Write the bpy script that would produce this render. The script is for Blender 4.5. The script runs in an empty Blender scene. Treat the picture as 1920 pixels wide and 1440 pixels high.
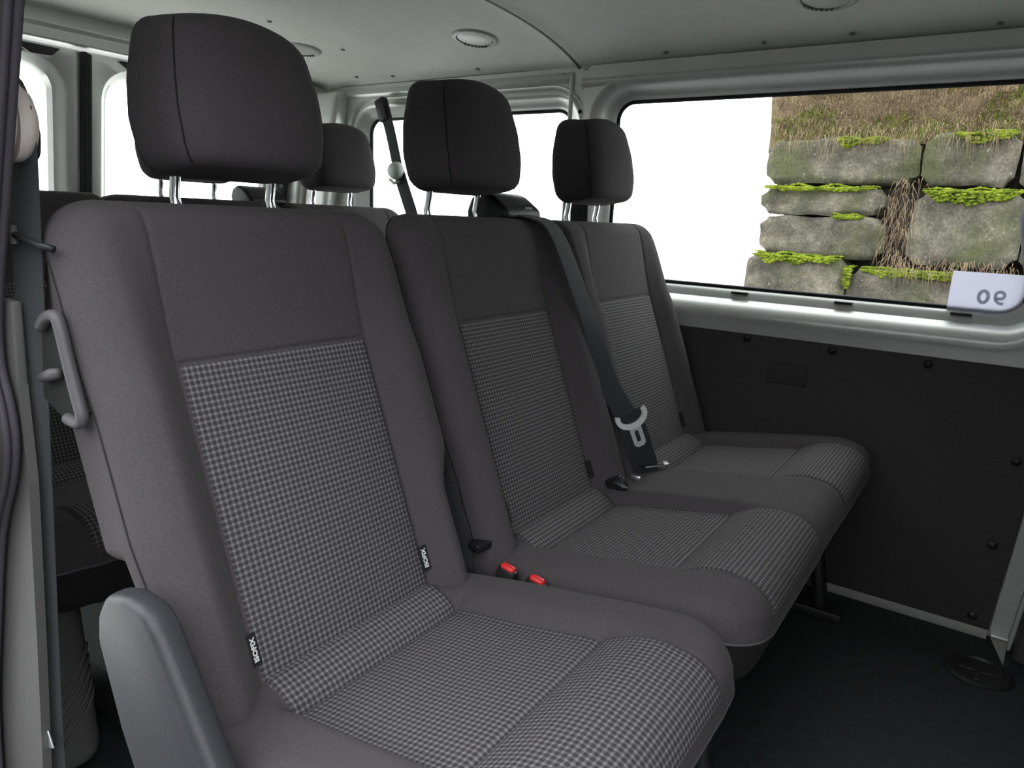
import bpy, bmesh, math, random
from mathutils import Vector, Matrix
random.seed(7)
S = bpy.context.scene
COL = S.collection

# ------------------------------------------------------------------ camera, sky, exposure
cam_d = bpy.data.cameras.new('camera')
cam = bpy.data.objects.new('camera', cam_d); COL.objects.link(cam)
cam_d.sensor_width = 36.0; cam_d.lens = 36.0 * 1342.243 / 1920.0
cam_d.clip_start = 0.02; cam_d.clip_end = 400
r0 = (0.56598373, -0.82319814, 0.04480229)
r1 = (-0.16222025, -0.16448573, -0.97294863)
r2 = (0.80829884, 0.54340526, -0.22663565)
cam.matrix_world = Matrix(((r0[0], -r1[0], -r2[0], -0.54826), (r0[1], -r1[1], -r2[1], -0.77492),
                           (r0[2], -r1[2], -r2[2], 0.84308), (0, 0, 0, 1)))
S.camera = cam

world = bpy.data.worlds.new('overcast_sky'); S.world = world
world.use_nodes = True
bg = world.node_tree.nodes['Background']
bg.inputs[0].default_value = (0.96, 0.985, 1.0, 1)
bg.inputs[1].default_value = 4.2

S.view_settings.view_transform = 'Standard'
S.view_settings.look = 'None'
S.view_settings.gamma = 1.0
S.view_settings.use_curve_mapping = False
S.view_settings.exposure = 0.0

# ------------------------------------------------------------------ materials
def mat(name, col, rough=0.6, metal=0.0, noise=None, bump=None, sheen=0.0, spec=0.5, coat=0.0):
    """principled; noise=(scale, amount) mottles the colour, bump=(scale, strength, distance)"""
    m = bpy.data.materials.new(name); m.use_nodes = True
    nt = m.node_tree; b = nt.nodes['Principled BSDF']
    b.inputs['Base Color'].default_value = (*col, 1)
    b.inputs['Roughness'].default_value = rough
    b.inputs['Metallic'].default_value = metal
    b.inputs['Specular IOR Level'].default_value = spec
    if sheen:
        b.inputs['Sheen Weight'].default_value = sheen
        b.inputs['Sheen Roughness'].default_value = 0.5
    if coat:
        b.inputs['Coat Weight'].default_value = coat
        b.inputs['Coat Roughness'].default_value = 0.12
    tc = nt.nodes.new('ShaderNodeTexCoord')
    if noise:
        n = nt.nodes.new('ShaderNodeTexNoise'); n.inputs['Scale'].default_value = noise[0]
        n.inputs['Detail'].default_value = 5
        nt.links.new(tc.outputs['Object'], n.inputs['Vector'])
        r = nt.nodes.new('ShaderNodeValToRGB')
        k = noise[1]
        r.color_ramp.elements[0].position = .3; r.color_ramp.elements[1].position = .7
        r.color_ramp.elements[0].color = (*[c * (1 - k) for c in col], 1)
        r.color_ramp.elements[1].color = (*[min(1, c * (1 + k)) for c in col], 1)
        nt.links.new(n.outputs['Fac'], r.inputs['Fac'])
        nt.links.new(r.outputs['Color'], b.inputs['Base Color'])
    if bump:
        n = nt.nodes.new('ShaderNodeTexNoise'); n.inputs['Scale'].default_value = bump[0]
        n.inputs['Detail'].default_value = 3
        nt.links.new(tc.outputs['Object'], n.inputs['Vector'])
        bp = nt.nodes.new('ShaderNodeBump'); bp.inputs['Strength'].default_value = bump[1]
        bp.inputs['Distance'].default_value = bump[2]
        nt.links.new(n.outputs['Fac'], bp.inputs['Height'])
        nt.links.new(bp.outputs['Normal'], b.inputs['Normal'])
    return m

def check_mat(name):
    """woven check: light lines both ways on a dark ground, in metres of the UV map"""
    m = bpy.data.materials.new(name); m.use_nodes = True
    nt = m.node_tree; b = nt.nodes['Principled BSDF']
    b.inputs['Roughness'].default_value = 0.95; b.inputs['Specular IOR Level'].default_value = 0.15
    uv = nt.nodes.new('ShaderNodeUVMap')
    sep = nt.nodes.new('ShaderNodeSeparateXYZ'); nt.links.new(uv.outputs['UV'], sep.inputs[0])
    def line(sock, pitch, width):
        a = nt.nodes.new('ShaderNodeMath'); a.operation = 'DIVIDE'; a.inputs[1].default_value = pitch
        nt.links.new(sock, a.inputs[0])
        f = nt.nodes.new('ShaderNodeMath'); f.operation = 'FRACT'; nt.links.new(a.outputs[0], f.inputs[0])
        p = nt.nodes.new('ShaderNodeMath'); p.operation = 'PINGPONG'; p.inputs[1].default_value = .5
        nt.links.new(f.outputs[0], p.inputs[0])
        r = nt.nodes.new('ShaderNodeMapRange'); r.interpolation_type = 'SMOOTHSTEP'
        r.inputs['From Min'].default_value = width * .5 + .09; r.inputs['From Max'].default_value = width * .5 - .09
        nt.links.new(p.outputs[0], r.inputs['Value'])
        return r.outputs[0]
    lx = line(sep.outputs['X'], .0067, .40); ly = line(sep.outputs['Y'], .0067, .42)
    add = nt.nodes.new('ShaderNodeMath'); add.operation = 'ADD'
    nt.links.new(lx, add.inputs[0]); nt.links.new(ly, add.inputs[1])
    ramp = nt.nodes.new('ShaderNodeValToRGB'); e = ramp.color_ramp.elements
    half = nt.nodes.new('ShaderNodeMath'); half.operation = 'MULTIPLY'; half.inputs[1].default_value = .5
    nt.links.new(add.outputs[0], half.inputs[0]); nt.links.new(half.outputs[0], ramp.inputs['Fac'])
    e[0].position = 0; e[0].color = (*CHECK_LOW, 1)
    e[1].position = 1; e[1].color = (*CHECK_HIGH, 1)
    mid = e.new(.5); mid.color = (*CHECK_MID, 1)
    nz = nt.nodes.new('ShaderNodeTexNoise'); nz.inputs['Scale'].default_value = 420
    tc = nt.nodes.new('ShaderNodeTexCoord'); nt.links.new(tc.outputs['Object'], nz.inputs['Vector'])
    mr = nt.nodes.new('ShaderNodeMapRange'); mr.inputs['To Min'].default_value = .75; mr.inputs['To Max'].default_value = 1.25
    nt.links.new(nz.outputs['Fac'], mr.inputs['Value'])
    mx = nt.nodes.new('ShaderNodeMix'); mx.data_type = 'RGBA'; mx.blend_type = 'MULTIPLY'; mx.inputs[0].default_value = 1
    nt.links.new(ramp.outputs['Color'], mx.inputs[6]); nt.links.new(mr.outputs[0], mx.inputs[7])
    nt.links.new(mx.outputs[2], b.inputs['Base Color'])
    bp = nt.nodes.new('ShaderNodeBump'); bp.inputs['Strength'].default_value = .25; bp.inputs['Distance'].default_value = .0006
    nt.links.new(half.outputs[0], bp.inputs['Height']); nt.links.new(bp.outputs['Normal'], b.inputs['Normal'])
    return m

def glass_mat(name, tint=(1, 1, 1), gloss=.06):
    m = bpy.data.materials.new(name); m.use_nodes = True
    nt = m.node_tree; nt.nodes.remove(nt.nodes['Principled BSDF'])
    t = nt.nodes.new('ShaderNodeBsdfTransparent'); t.inputs[0].default_value = (*tint, 1)
    g = nt.nodes.new('ShaderNodeBsdfGlossy'); g.inputs['Roughness'].default_value = .02
    mx = nt.nodes.new('ShaderNodeMixShader'); mx.inputs[0].default_value = gloss
    nt.links.new(t.outputs[0], mx.inputs[1]); nt.links.new(g.outputs[0], mx.inputs[2])
    nt.links.new(mx.outputs[0], nt.nodes['Material Output'].inputs[0])
    return m

CHECK_LOW, CHECK_MID, CHECK_HIGH = (.048, .045, .048), (.105, .099, .104), (.205, .197, .202)
M = {}
M['fabric'] = mat('dark_fabric', (.070, .063, .067), .95, noise=(420, .12), bump=(900, .25, .0006), sheen=.04, spec=.15)
M['check'] = check_mat('check_fabric')
M['seam'] = mat('seam_thread', (.022, .021, .022), .9, spec=.2)
M['piping'] = mat('piping', (.09, .09, .095), .6, spec=.3)
M['plastic'] = mat('grey_plastic', (.029, .031, .036), .45, noise=(300, .08), bump=(700, .35, .0006), spec=.4)
M['handle'] = mat('handle_plastic', (.075, .072, .078), .5, bump=(700, .2, .0004), spec=.4)
M['black'] = mat('black_plastic', (.014, .014, .015), .45, spec=.4, bump=(600, .2, .0004))
M['frame'] = mat('seat_frame_steel', (.012, .012, .013), .5)
M['chrome'] = mat('chrome', (.82, .83, .85), .12, 1.0)
M['steel'] = mat('steel_plate', (.75, .76, .78), .28, 1.0)
M['webbing'] = mat('belt_webbing', (.024, .027, .030), .75, noise=(500, .2), bump=(1500, .3, .0004), sheen=.15, spec=.3)
M['red'] = mat('red_plastic', (.72, .025, .03), .35)
M['cream'] = mat('cream_plastic', (.60, .54, .50), .45)
M['greyguide'] = mat('pale_grey_plastic', (.50, .52, .50), .4)
M['paint'] = mat('silver_paint', (.66, .675, .65), .34, .4, noise=(6, .03), spec=.5)
M['liner'] = mat('headliner', (.72, .74, .69), .75, noise=(30, .03), bump=(500, .08, .0006), spec=.25)
M['bead'] = mat('roof_bead', (.20, .20, .185), .6)
M['clip'] = mat('grey_clip', (.24, .24, .23), .5)
M['lens'] = mat('lamp_lens', (.62, .62, .60), .35, bump=(120, .2, .001))
M['lamp_ring'] = mat('lamp_ring', (.50, .50, .48), .4)
M['panel'] = mat('trim_board', (.042, .037, .037), .62, noise=(200, .12), bump=(800, .2, .0005), spec=.35)
M['darktrim'] = mat('dark_pillar_trim', (.045, .042, .046), .6, bump=(500, .2, .0005), spec=.3)
M['edge'] = mat('shaded_edge_paint', (.20, .20, .19), .55)  # floor edge paint, darkened to carry the dim light along the wall
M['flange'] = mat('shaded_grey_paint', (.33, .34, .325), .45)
M['white'] = mat('white_plastic', (.72, .73, .72), .35)
M['bright'] = mat('bright_latch_steel', (.92, .92, .93), .3, .55)
M['greytrim'] = mat('grey_pillar_trim', (.085, .083, .082), .6, bump=(500, .2, .0005), spec=.3)
M['floor'] = mat('rubber_floor', (.021, .026, .027), .62, noise=(45, .25), bump=(160, .35, .0012), spec=.35)
M['rubber'] = mat('rubber_seal', (.018, .018, .02), .65, spec=.3)
M['seal'] = mat('door_seal', (.05, .045, .055), .8, bump=(300, .4, .001))
M['glass'] = glass_mat('window_glass', (.97, .985, .97), .003)
M['sticker'] = mat('white_sticker', (.72, .72, .80), .5)
M['ink'] = mat('grey_ink', (.50, .50, .54), .6)
M['tagtext'] = mat('white_thread', (.75, .75, .75), .8)
M['tag'] = mat('black_tag', (.008, .008, .009), .8)
M['absorber'] = mat('dark_light_absorber', (.075, .075, .078), .8, noise=(14, .2))  # dark tone made up to cut light bounced from unseen surfaces
M['skirt'] = mat('black_skirt_fabric', (.016, .015, .016), .95)
M['ground'] = mat('pale_concrete_yard', (.74, .73, .71), .9, noise=(3, .06))
M['bodyout'] = mat('outer_body_paint', (.55, .56, .57), .3, coat=.5)
M['hole'] = mat('dark_socket', (.006, .006, .006), .9)

def stone_mat():
    m = bpy.data.materials.new('weathered_stone'); m.use_nodes = True
    nt = m.node_tree; b = nt.nodes['Principled BSDF']; b.inputs['Roughness'].default_value = .95
    tc = nt.nodes.new('ShaderNodeTexCoord')
    oi = nt.nodes.new('ShaderNodeObjectInfo')
    ad = nt.nodes.new('ShaderNodeVectorMath'); ad.operation = 'ADD'
    nt.links.new(tc.outputs['Object'], ad.inputs[0]); nt.links.new(oi.outputs['Location'], ad.inputs[1])
    n1 = nt.nodes.new('ShaderNodeTexNoise'); n1.inputs['Scale'].default_value = 5; n1.inputs['Detail'].default_value = 9
    n1.inputs['Roughness'].default_value = .7
    n2 = nt.nodes.new('ShaderNodeTexNoise'); n2.inputs['Scale'].default_value = 28; n2.inputs['Detail'].default_value = 6
    n3 = nt.nodes.new('ShaderNodeTexNoise'); n3.inputs['Scale'].default_value = 2.2; n3.inputs['Detail'].default_value = 5
    for n in (n1, n2, n3): nt.links.new(ad.outputs[0], n.inputs['Vector'])
    r = nt.nodes.new('ShaderNodeValToRGB'); e = r.color_ramp.elements
    e[0].position = .32; e[0].color = (.040, .038, .032, 1)
    e[1].position = .70; e[1].color = (.24, .215, .165, 1)
    k = e.new(.5); k.color = (.115, .104, .080, 1)
    nt.links.new(n1.outputs['Fac'], r.inputs['Fac'])
    n4 = nt.nodes.new('ShaderNodeTexNoise'); n4.inputs['Scale'].default_value = 55; n4.inputs['Detail'].default_value = 8; n4.inputs['Roughness'].default_value = .8
    nt.links.new(ad.outputs[0], n4.inputs['Vector'])
    mr4 = nt.nodes.new('ShaderNodeMapRange'); mr4.inputs['From Min'].default_value = .3; mr4.inputs['From Max'].default_value = .7
    mr4.inputs['To Min'].default_value = .45; mr4.inputs['To Max'].default_value = 1.6
    nt.links.new(n4.outputs['Fac'], mr4.inputs['Value'])
    # lichen and olive staining
    r3 = nt.nodes.new('ShaderNodeValToRGB'); r3.color_ramp.elements[0].position = .5; r3.color_ramp.elements[1].position = .66
    nt.links.new(n3.outputs['Fac'], r3.inputs['Fac'])
    mx = nt.nodes.new('ShaderNodeMix'); mx.data_type = 'RGBA'
    nt.links.new(r3.outputs['Color'], mx.inputs[0]); nt.links.new(r.outputs['Color'], mx.inputs[6])
    mx.inputs[7].default_value = (.075, .08, .036, 1)
    r2 = nt.nodes.new('ShaderNodeValToRGB'); r2.color_ramp.elements[0].position = .66; r2.color_ramp.elements[1].position = .74
    nt.links.new(n2.outputs['Fac'], r2.inputs['Fac'])
    m2 = nt.nodes.new('ShaderNodeMix'); m2.data_type = 'RGBA'
    nt.links.new(r2.outputs['Color'], m2.inputs[0]); nt.links.new(mx.outputs[2], m2.inputs[6])
    m2.inputs[7].default_value = (.25, .24, .205, 1)
    m3 = nt.nodes.new('ShaderNodeMix'); m3.data_type = 'RGBA'; m3.blend_type = 'MULTIPLY'; m3.inputs[0].default_value = 1
    nt.links.new(m2.outputs[2], m3.inputs[6]); nt.links.new(mr4.outputs[0], m3.inputs[7])
    nt.links.new(m3.outputs[2], b.inputs['Base Color'])
    bp = nt.nodes.new('ShaderNodeBump'); bp.inputs['Strength'].default_value = .7; bp.inputs['Distance'].default_value = .03
    nt.links.new(n1.outputs['Fac'], bp.inputs['Height']); nt.links.new(bp.outputs['Normal'], b.inputs['Normal'])
    return m
M['stone'] = stone_mat()
def two_tone(name, c0, c1, scale, p0=.35, p1=.65):
    m = bpy.data.materials.new(name); m.use_nodes = True
    nt = m.node_tree; b = nt.nodes['Principled BSDF']; b.inputs['Roughness'].default_value = .95
    b.inputs['Specular IOR Level'].default_value = .1
    tc = nt.nodes.new('ShaderNodeTexCoord'); n = nt.nodes.new('ShaderNodeTexNoise')
    n.inputs['Scale'].default_value = scale; n.inputs['Detail'].default_value = 6
    nt.links.new(tc.outputs['Object'], n.inputs['Vector'])
    r = nt.nodes.new('ShaderNodeValToRGB'); e = r.color_ramp.elements
    e[0].position = p0; e[0].color = (*c0, 1); e[1].position = p1; e[1].color = (*c1, 1)
    nt.links.new(n.outputs['Fac'], r.inputs['Fac']); nt.links.new(r.outputs['Color'], b.inputs['Base Color'])
    return m
M['core'] = mat('dark_earth', (.035, .028, .020), .95, noise=(12, .4))
M['moss'] = two_tone('bright_moss', (.07, .10, .010), (.20, .245, .022), 14)
M['soil'] = two_tone('dead_grass_soil', (.085, .058, .038), (.16, .125, .075), 7)
M['straw'] = two_tone('dry_grass', (.17, .115, .08), (.33, .26, .165), 6)
M['greenblade'] = two_tone('green_grass', (.08, .12, .014), (.20, .24, .04), 9)

# ------------------------------------------------------------------ helpers
def put(name, me, m, parent=None, smooth=True):
    me.materials.clear(); me.materials.append(m)
    if smooth:
        for p in me.polygons: p.use_smooth = True
    o = bpy.data.objects.new(name, me); COL.objects.link(o)
    if parent: o.parent = parent
    return o
def raw(name, V, F, m, parent=None, smooth=True, sharp=None, uv=None):
    me = bpy.data.meshes.new(name); me.from_pydata([tuple(v) for v in V], [], F)
    if uv:
        l = me.uv_layers.new(name='UVMap')
        for p in me.polygons:
            for li in p.loop_indices: l.data[li].uv = uv[me.loops[li].vertex_index]
    me.update()
    o = put(name, me, m, parent, smooth)
    if sharp:
        try: me.set_sharp_from_angle(angle=math.radians(sharp))
        except Exception: pass
    return o
def bm_out(name, bm, m, parent=None, smooth=True, sharp=None):
    bmesh.ops.recalc_face_normals(bm, faces=bm.faces)
    me = bpy.data.meshes.new(name); bm.to_mesh(me); bm.free()
    o = put(name, me, m, parent, smooth)
    if sharp:
        try: me.set_sharp_from_angle(angle=math.radians(sharp))
        except Exception: pass
    return o
def box_bm(bm, lo, hi, bevel=0, seg=2):
    r = bmesh.ops.create_cube(bm, size=1)
    for v in r['verts']:
        v.co = Vector([lo[i] + (v.co[i] + .5) * (hi[i] - lo[i]) for i in range(3)])
    if bevel:
        es = list({e for v in r['verts'] for e in v.link_edges})
        bmesh.ops.bevel(bm, geom=es, offset=bevel, segments=seg, profile=.5, affect='EDGES')
def box(name, lo, hi, m, parent=None, bevel=.003, seg=2):
    bm = bmesh.new(); box_bm(bm, lo, hi, bevel, seg); return bm_out(name, bm, m, parent, True, 40)
def prism(name, poly, x0, x1, m, parent=None, bevel=.004, axis=0, seg=3):
    """polygon in the plane of the two other axes, extruded along axis"""
    bm = bmesh.new(); vs = []
    for x in (x0, x1):
        for p in poly:
            c = list(p); c.insert(axis, x); vs.append(bm.verts.new(c))
    n = len(poly)
    bm.faces.new(vs[:n]); bm.faces.new(vs[n:])
    for i in range(n): bm.faces.new((vs[i], vs[(i + 1) % n], vs[n + (i + 1) % n], vs[n + i]))
    if bevel:
        bmesh.ops.bevel(bm, geom=list(bm.edges), offset=bevel, segments=seg, profile=.5, affect='EDGES', clamp_overlap=True)
    return bm_out(name, bm, m, parent, True, 35)
def smooth_poly(pts, n=6):
    """Catmull-Rom through open control points"""
    P = [Vector(p) for p in pts]; out = []
    for i in range(len(P) - 1):
        a, b, c, d = P[max(i - 1, 0)], P[i], P[i + 1], P[min(i + 2, len(P) - 1)]
        for k in range(n):
            t = k / n
            out.append(.5 * ((2 * b) + (c - a) * t + (2 * a - 5 * b + 4 * c - d) * t * t + (3 * b - a - 3 * c + d) * t ** 3))
    out.append(P[-1]); return out
def tube_bm(bm, pts, r, n=8, cap=True, flat=None):
    P = [Vector(p) for p in pts]; rings = []
    up = None
    for i, p in enumerate(P):
        t = (P[min(i + 1, len(P) - 1)] - P[max(i - 1, 0)]).normalized()
        if up is None:
            up = Vector((0, 0, 1)) if abs(t.z) < .9 else Vector((1, 0, 0))
        a = t.cross(up).normalized(); b2 = a.cross(t).normalized(); up = b2
        rr = r[i] if isinstance(r, (list, tuple)) else r
        rings.append([bm.verts.new(p + (a * math.cos(2 * math.pi * k / n) + b2 * math.sin(2 * math.pi * k / n)) * rr) for k in range(n)])
    for i in range(len(rings) - 1):
        for k in range(n):
            bm.faces.new((rings[i][k], rings[i][(k + 1) % n], rings[i + 1][(k + 1) % n], rings[i + 1][k]))
    if cap: bm.faces.new(rings[0]); bm.faces.new(rings[-1])
def tube(name, pts, r, m, parent=None, n=8):
    bm = bmesh.new(); tube_bm(bm, pts, r, n); return bm_out(name, bm, m, parent)
def ribbon(name, pts, wdir, width, m, parent=None, th=.0016, n=5):
    """belt webbing: a thin strap along the points; wdir one vector or one per point"""
    P = smooth_poly(pts, n)
    V = []; F = []
    for i, p in enumerate(P):
        t = (P[min(i + 1, len(P) - 1)] - P[max(i - 1, 0)]).normalized()
        if isinstance(wdir[0], (tuple, list, Vector)):
            f = i / (len(P) - 1) * (len(wdir) - 1); k = min(int(f), len(wdir) - 2)
            w = Vector(wdir[k]).lerp(Vector(wdir[k + 1]), f - k)
        else: w = Vector(wdir)
        w = (w - t * w.dot(t)).normalized(); nn = t.cross(w).normalized()
        h = width / 2
        for s, q in ((-1, -.5), (-.8, -1), (.8, -1), (1, -.5), (1, .5), (.8, 1), (-.8, 1), (-1, .5)):
            V.append(p + w * s * h + nn * q * th / 2)
    for i in range(len(P) - 1):
        for k in range(8):
            F.append((i * 8 + k, i * 8 + (k + 1) % 8, (i + 1) * 8 + (k + 1) % 8, (i + 1) * 8 + k))
    F.append(tuple(range(8))); F.append(tuple(range((len(P) - 1) * 8, len(P) * 8)))
    return raw(name, V, F, m, parent, True, 50)
def lathe(name, prof, c, m, parent=None, n=24, axis='z', up=1):
    bm = bmesh.new(); rings = []
    for r, h in prof:
        rings.append([bm.verts.new((r * math.cos(2 * math.pi * k / n), r * math.sin(2 * math.pi * k / n), h * up)) for k in range(n)])
    for i in range(len(rings) - 1):
        for k in range(n): bm.faces.new((rings[i][k], rings[i][(k + 1) % n], rings[i + 1][(k + 1) % n], rings[i + 1][k]))
    bm.faces.new(rings[0]); bm.faces.new(rings[-1])
    if axis == 'x':
        bmesh.ops.rotate(bm, verts=bm.verts, cent=(0, 0, 0), matrix=Matrix.Rotation(math.pi / 2, 3, 'Y'))
    if axis == 'y':
        bmesh.ops.rotate(bm, verts=bm.verts, cent=(0, 0, 0), matrix=Matrix.Rotation(math.pi / 2, 3, 'X'))
    o = bm_out(name, bm, m, parent, True, 40); o.location = c; return o
def text(name, s, size, m, parent=None, offset=0.0, extrude=.0002):
    cu = bpy.data.curves.new(name, 'FONT'); cu.body = s; cu.size = size; cu.align_x = 'CENTER'; cu.align_y = 'CENTER'
    cu.extrude = extrude; cu.offset = offset; cu.resolution_u = 3
    t = bpy.data.objects.new(name, cu); COL.objects.link(t)
    dg = bpy.context.evaluated_depsgraph_get()
    me = bpy.data.meshes.new_from_object(t.evaluated_get(dg))
    bpy.data.objects.remove(t)
    return put(name, me, m, parent, False)
def thing(name, label, cat, loc=(0, 0, 0), group=None):
    o = bpy.data.objects.new(name, None); COL.objects.link(o); o.location = loc
    o['label'] = label; o['category'] = cat
    if group: o['group'] = group
    return o
def tag(o, label, cat, group=None):
    o['label'] = label; o['category'] = cat
    if group: o['group'] = group
    return o
def structure(o): o['kind'] = 'structure'; return o
def sstep(a, b, x):
    t = min(1, max(0, (x - a) / (b - a))); return t * t * (3 - 2 * t)
def pl(x, tab):
    if x <= tab[0][0]: return tab[0][1]
    for (a, va), (b, vb) in zip(tab, tab[1:]):
        if x <= b: return va + (vb - va) * (x - a) / (b - a)
    return tab[-1][1]
def rdist(x, y, x0, x1, y0, y1, R):
    """inside distance to a rectangle with rounded corners"""
    cx, cy = (x0 + x1) / 2, (y0 + y1) / 2
    qx = abs(x - cx) - ((x1 - x0) / 2 - R); qy = abs(y - cy) - ((y1 - y0) / 2 - R)
    sd = math.hypot(max(qx, 0), max(qy, 0)) + min(max(qx, qy), 0) - R
    return -sd
def drop(d, r):
    if d >= r: return 0
    d = max(d, 0); return r - math.sqrt(max(0, r * r - (r - d) ** 2))
def samples(a, b, n, special=(), spread=(0,)):
    v = [a + (b - a) * i / n for i in range(n + 1)]
    for s in special:
        for k in spread:
            if a < s + k < b: v.append(s + k)
    v.sort(); out = [v[0]]
    for q in v[1:]:
        if q - out[-1] > 6e-4: out.append(q)
    if b - out[-1] < 6e-4: out[-1] = b
    return out

# ------------------------------------------------------------------ the room: van shell
XL, XR = 1.22, -0.240          # far wall, near (door) wall
def rrect(y0, y1, z0, z1, r, n=8):
    out = []
    rr = r if isinstance(r, (list, tuple)) else (r,) * 4
    for (cy, cz, a0), R in zip(((y1, z1, 0), (y0, z1, 90), (y0, z0, 180), (y1, z0, 270)), rr):
        sy = -1 if a0 in (0, 270) else 1; sz = -1 if a0 in (0, 90) else 1
        for k in range(n + 1):
            a = math.radians(a0 + 90 * k / n)
            out.append((cy + sy * R + R * math.cos(a), cz + sz * R + R * math.sin(a)))
    return out
def straighten(loop, m=6):
    """extra points on the long sides so the loops can be bridged to a rectangle"""
    out = []
    for i, p in enumerate(loop):
        q = loop[(i + 1) % len(loop)]; out.append(p)
        if math.hypot(q[0] - p[0], q[1] - p[1]) > .12:
            for k in range(1, m): out.append((p[0] + (q[0] - p[0]) * k / m, p[1] + (q[1] - p[1]) * k / m))
    return out
def window_surround(name, steps, rect, xw, sgn, m, parent=None, arc=8):
    """steps: (y0,y1,z0,z1,r,x) rounded-rectangle loops from the glass outward; rect: outer wall rectangle"""
    V, F = [], []
    n = None
    for s in steps:
        L = rrect(*s[:4], s[4], arc)
        # same subdivision everywhere
        M_ = []
        for i in range(len(L)):
            M_.append(L[i])
            if (i + 1) % (arc + 1) == 0:
                q = L[(i + 1) % len(L)]
                for k in range(1, 7): M_.append((L[i][0] + (q[0] - L[i][0]) * k / 7, L[i][1] + (q[1] - L[i][1]) * k / 7))
        n = len(M_); V += [(s[5], y, z) for y, z in M_]
    last = V[-n:]
    y0, y1, z0, z1 = rect
    s = steps[-1]; cy, cz = (s[0] + s[1]) / 2, (s[2] + s[3]) / 2
    for (x, y, z) in last:
        dy, dz = (y - cy) / ((s[1] - s[0]) / 2), (z - cz) / ((s[3] - s[2]) / 2)
        k = max(abs(dy), abs(dz)); dy, dz = dy / k, dz / k
        V.append((xw, (y1 - (y1 + y0) / 2) * dy + (y1 + y0) / 2 if abs(dy) < 1 else (y1 if dy > 0 else y0),
                  (z1 - (z1 + z0) / 2) * dz + (z1 + z0) / 2 if abs(dz) < 1 else (z1 if dz > 0 else z0)))
    for i in range(len(steps)):
        for k in range(n):
            a, b = i * n + k, i * n + (k + 1) % n
            F.append((a, b, b + n, a + n))
    return raw(name, V, F, m, parent, True, 38)
def pane(name, loop, x, m, parent=None, th=.004):
    n = len(loop); V = [(x, y, z) for y, z in loop] + [(x + th, y, z) for y, z in loop]
    F = [tuple(range(n)), tuple(range(2 * n - 1, n - 1, -1))] + [(i, (i + 1) % n, n + (i + 1) % n, n + i) for i in range(n)]
    return raw(name, V, F, m, parent, False)
def loop_tube(name, pts3, r, m, parent=None, n=6):
    """closed tube"""
    P = [Vector(p) for p in pts3]; bm = bmesh.new(); rings = []
    N = len(P)
    nrm = (P[N // 3] - P[0]).cross(P[2 * N // 3] - P[0]).normalized()
    for i in range(N):
        t = (P[(i + 1) % N] - P[i - 1]).normalized(); a = t.cross(nrm).normalized()
        rings.append([bm.verts.new(P[i] + (a * math.cos(2 * math.pi * k / n) + nrm * math.sin(2 * math.pi * k / n)) * r) for k in range(n)])
    for i in range(N):
        for k in range(n): bm.faces.new((rings[i][k], rings[i][(k + 1) % n], rings[(i + 1) % N][(k + 1) % n], rings[(i + 1) % N][k]))
    return bm_out(name, bm, m, parent)

# floor
fl = structure(box('floor', (-.34, -1.8, -.05), (1.24, 1.42, 0), M['floor'], bevel=0))
# ceiling: crowned sheet in two pressings either side of the roof bow at y=.24
def ceil_z(x): return 1.297 - .067 * (abs(x - .49) / .73) ** 4
ce = bpy.data.objects.new('ceiling', None); COL.objects.link(ce); structure(ce)
def liner(y0, y1, lift, name):
    xs = [XR + (1.225 - XR) * i / 40 for i in range(41)]
    ys = samples(y0, y1, 14, (y0, y1), (.006, .015, .03, .05, -.006, -.015, -.03, -.05))
    V = []; F = []
    for y in ys:
        e = min(y - y0, y1 - y) if lift else .1
        for x in xs: V.append((x, y, ceil_z(x) + lift * sstep(0, .22, e) - .004 * (1 - sstep(0, .03, e))))
    n = len(xs)
    for j in range(len(ys) - 1):
        for i in range(n - 1): F.append((j * n + i, (j + 1) * n + i, (j + 1) * n + i + 1, j * n + i + 1))
    return raw(name, V, F, M['liner'], ce)
liner(.240, 1.34, .004, 'liner_panel')
liner(-1.75, .230, .006, 'liner_panel')
bmr = bmesh.new()
tube_bm(bmr, [(XR + (1.215 - XR) * i / 40, .236, ceil_z(XR + (1.215 - XR) * i / 40) + .003) for i in range(41)], .0085, 10)
bm_out('bead', bmr, M['bead'], ce)
# outer roof skin keeps the daylight out
V = []; F = []
for j, y in enumerate((-1.75, 1.4)):
    for i in range(21):
        x = XR - .03 + (1.29 - XR) * i / 20; V.append((x, y, 1.345 - .04 * (abs(x - .49) / .73) ** 4))
for i in range(20): F.append((i, i + 1, 22 + i, 21 + i))
raw('roof_skin', V, F, M['bodyout'], ce)
CLIPS = [(.722, .872), (.983, .888), (1.16, 1.019), (1.175, .877), (1.18, .555), (1.185, -.011), (1.18, -.245),
         (1.18, -.427), (1.19, -.686), (.30, .70)]
for x, y in CLIPS:
    lathe('clip', [(.005, 0), (.0065, .001), (.0065, .0025), (.0045, .004), (.0015, .0045)], (x, y, ceil_z(x) + .0045), M['clip'], ce, 12, up=-1)

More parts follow.
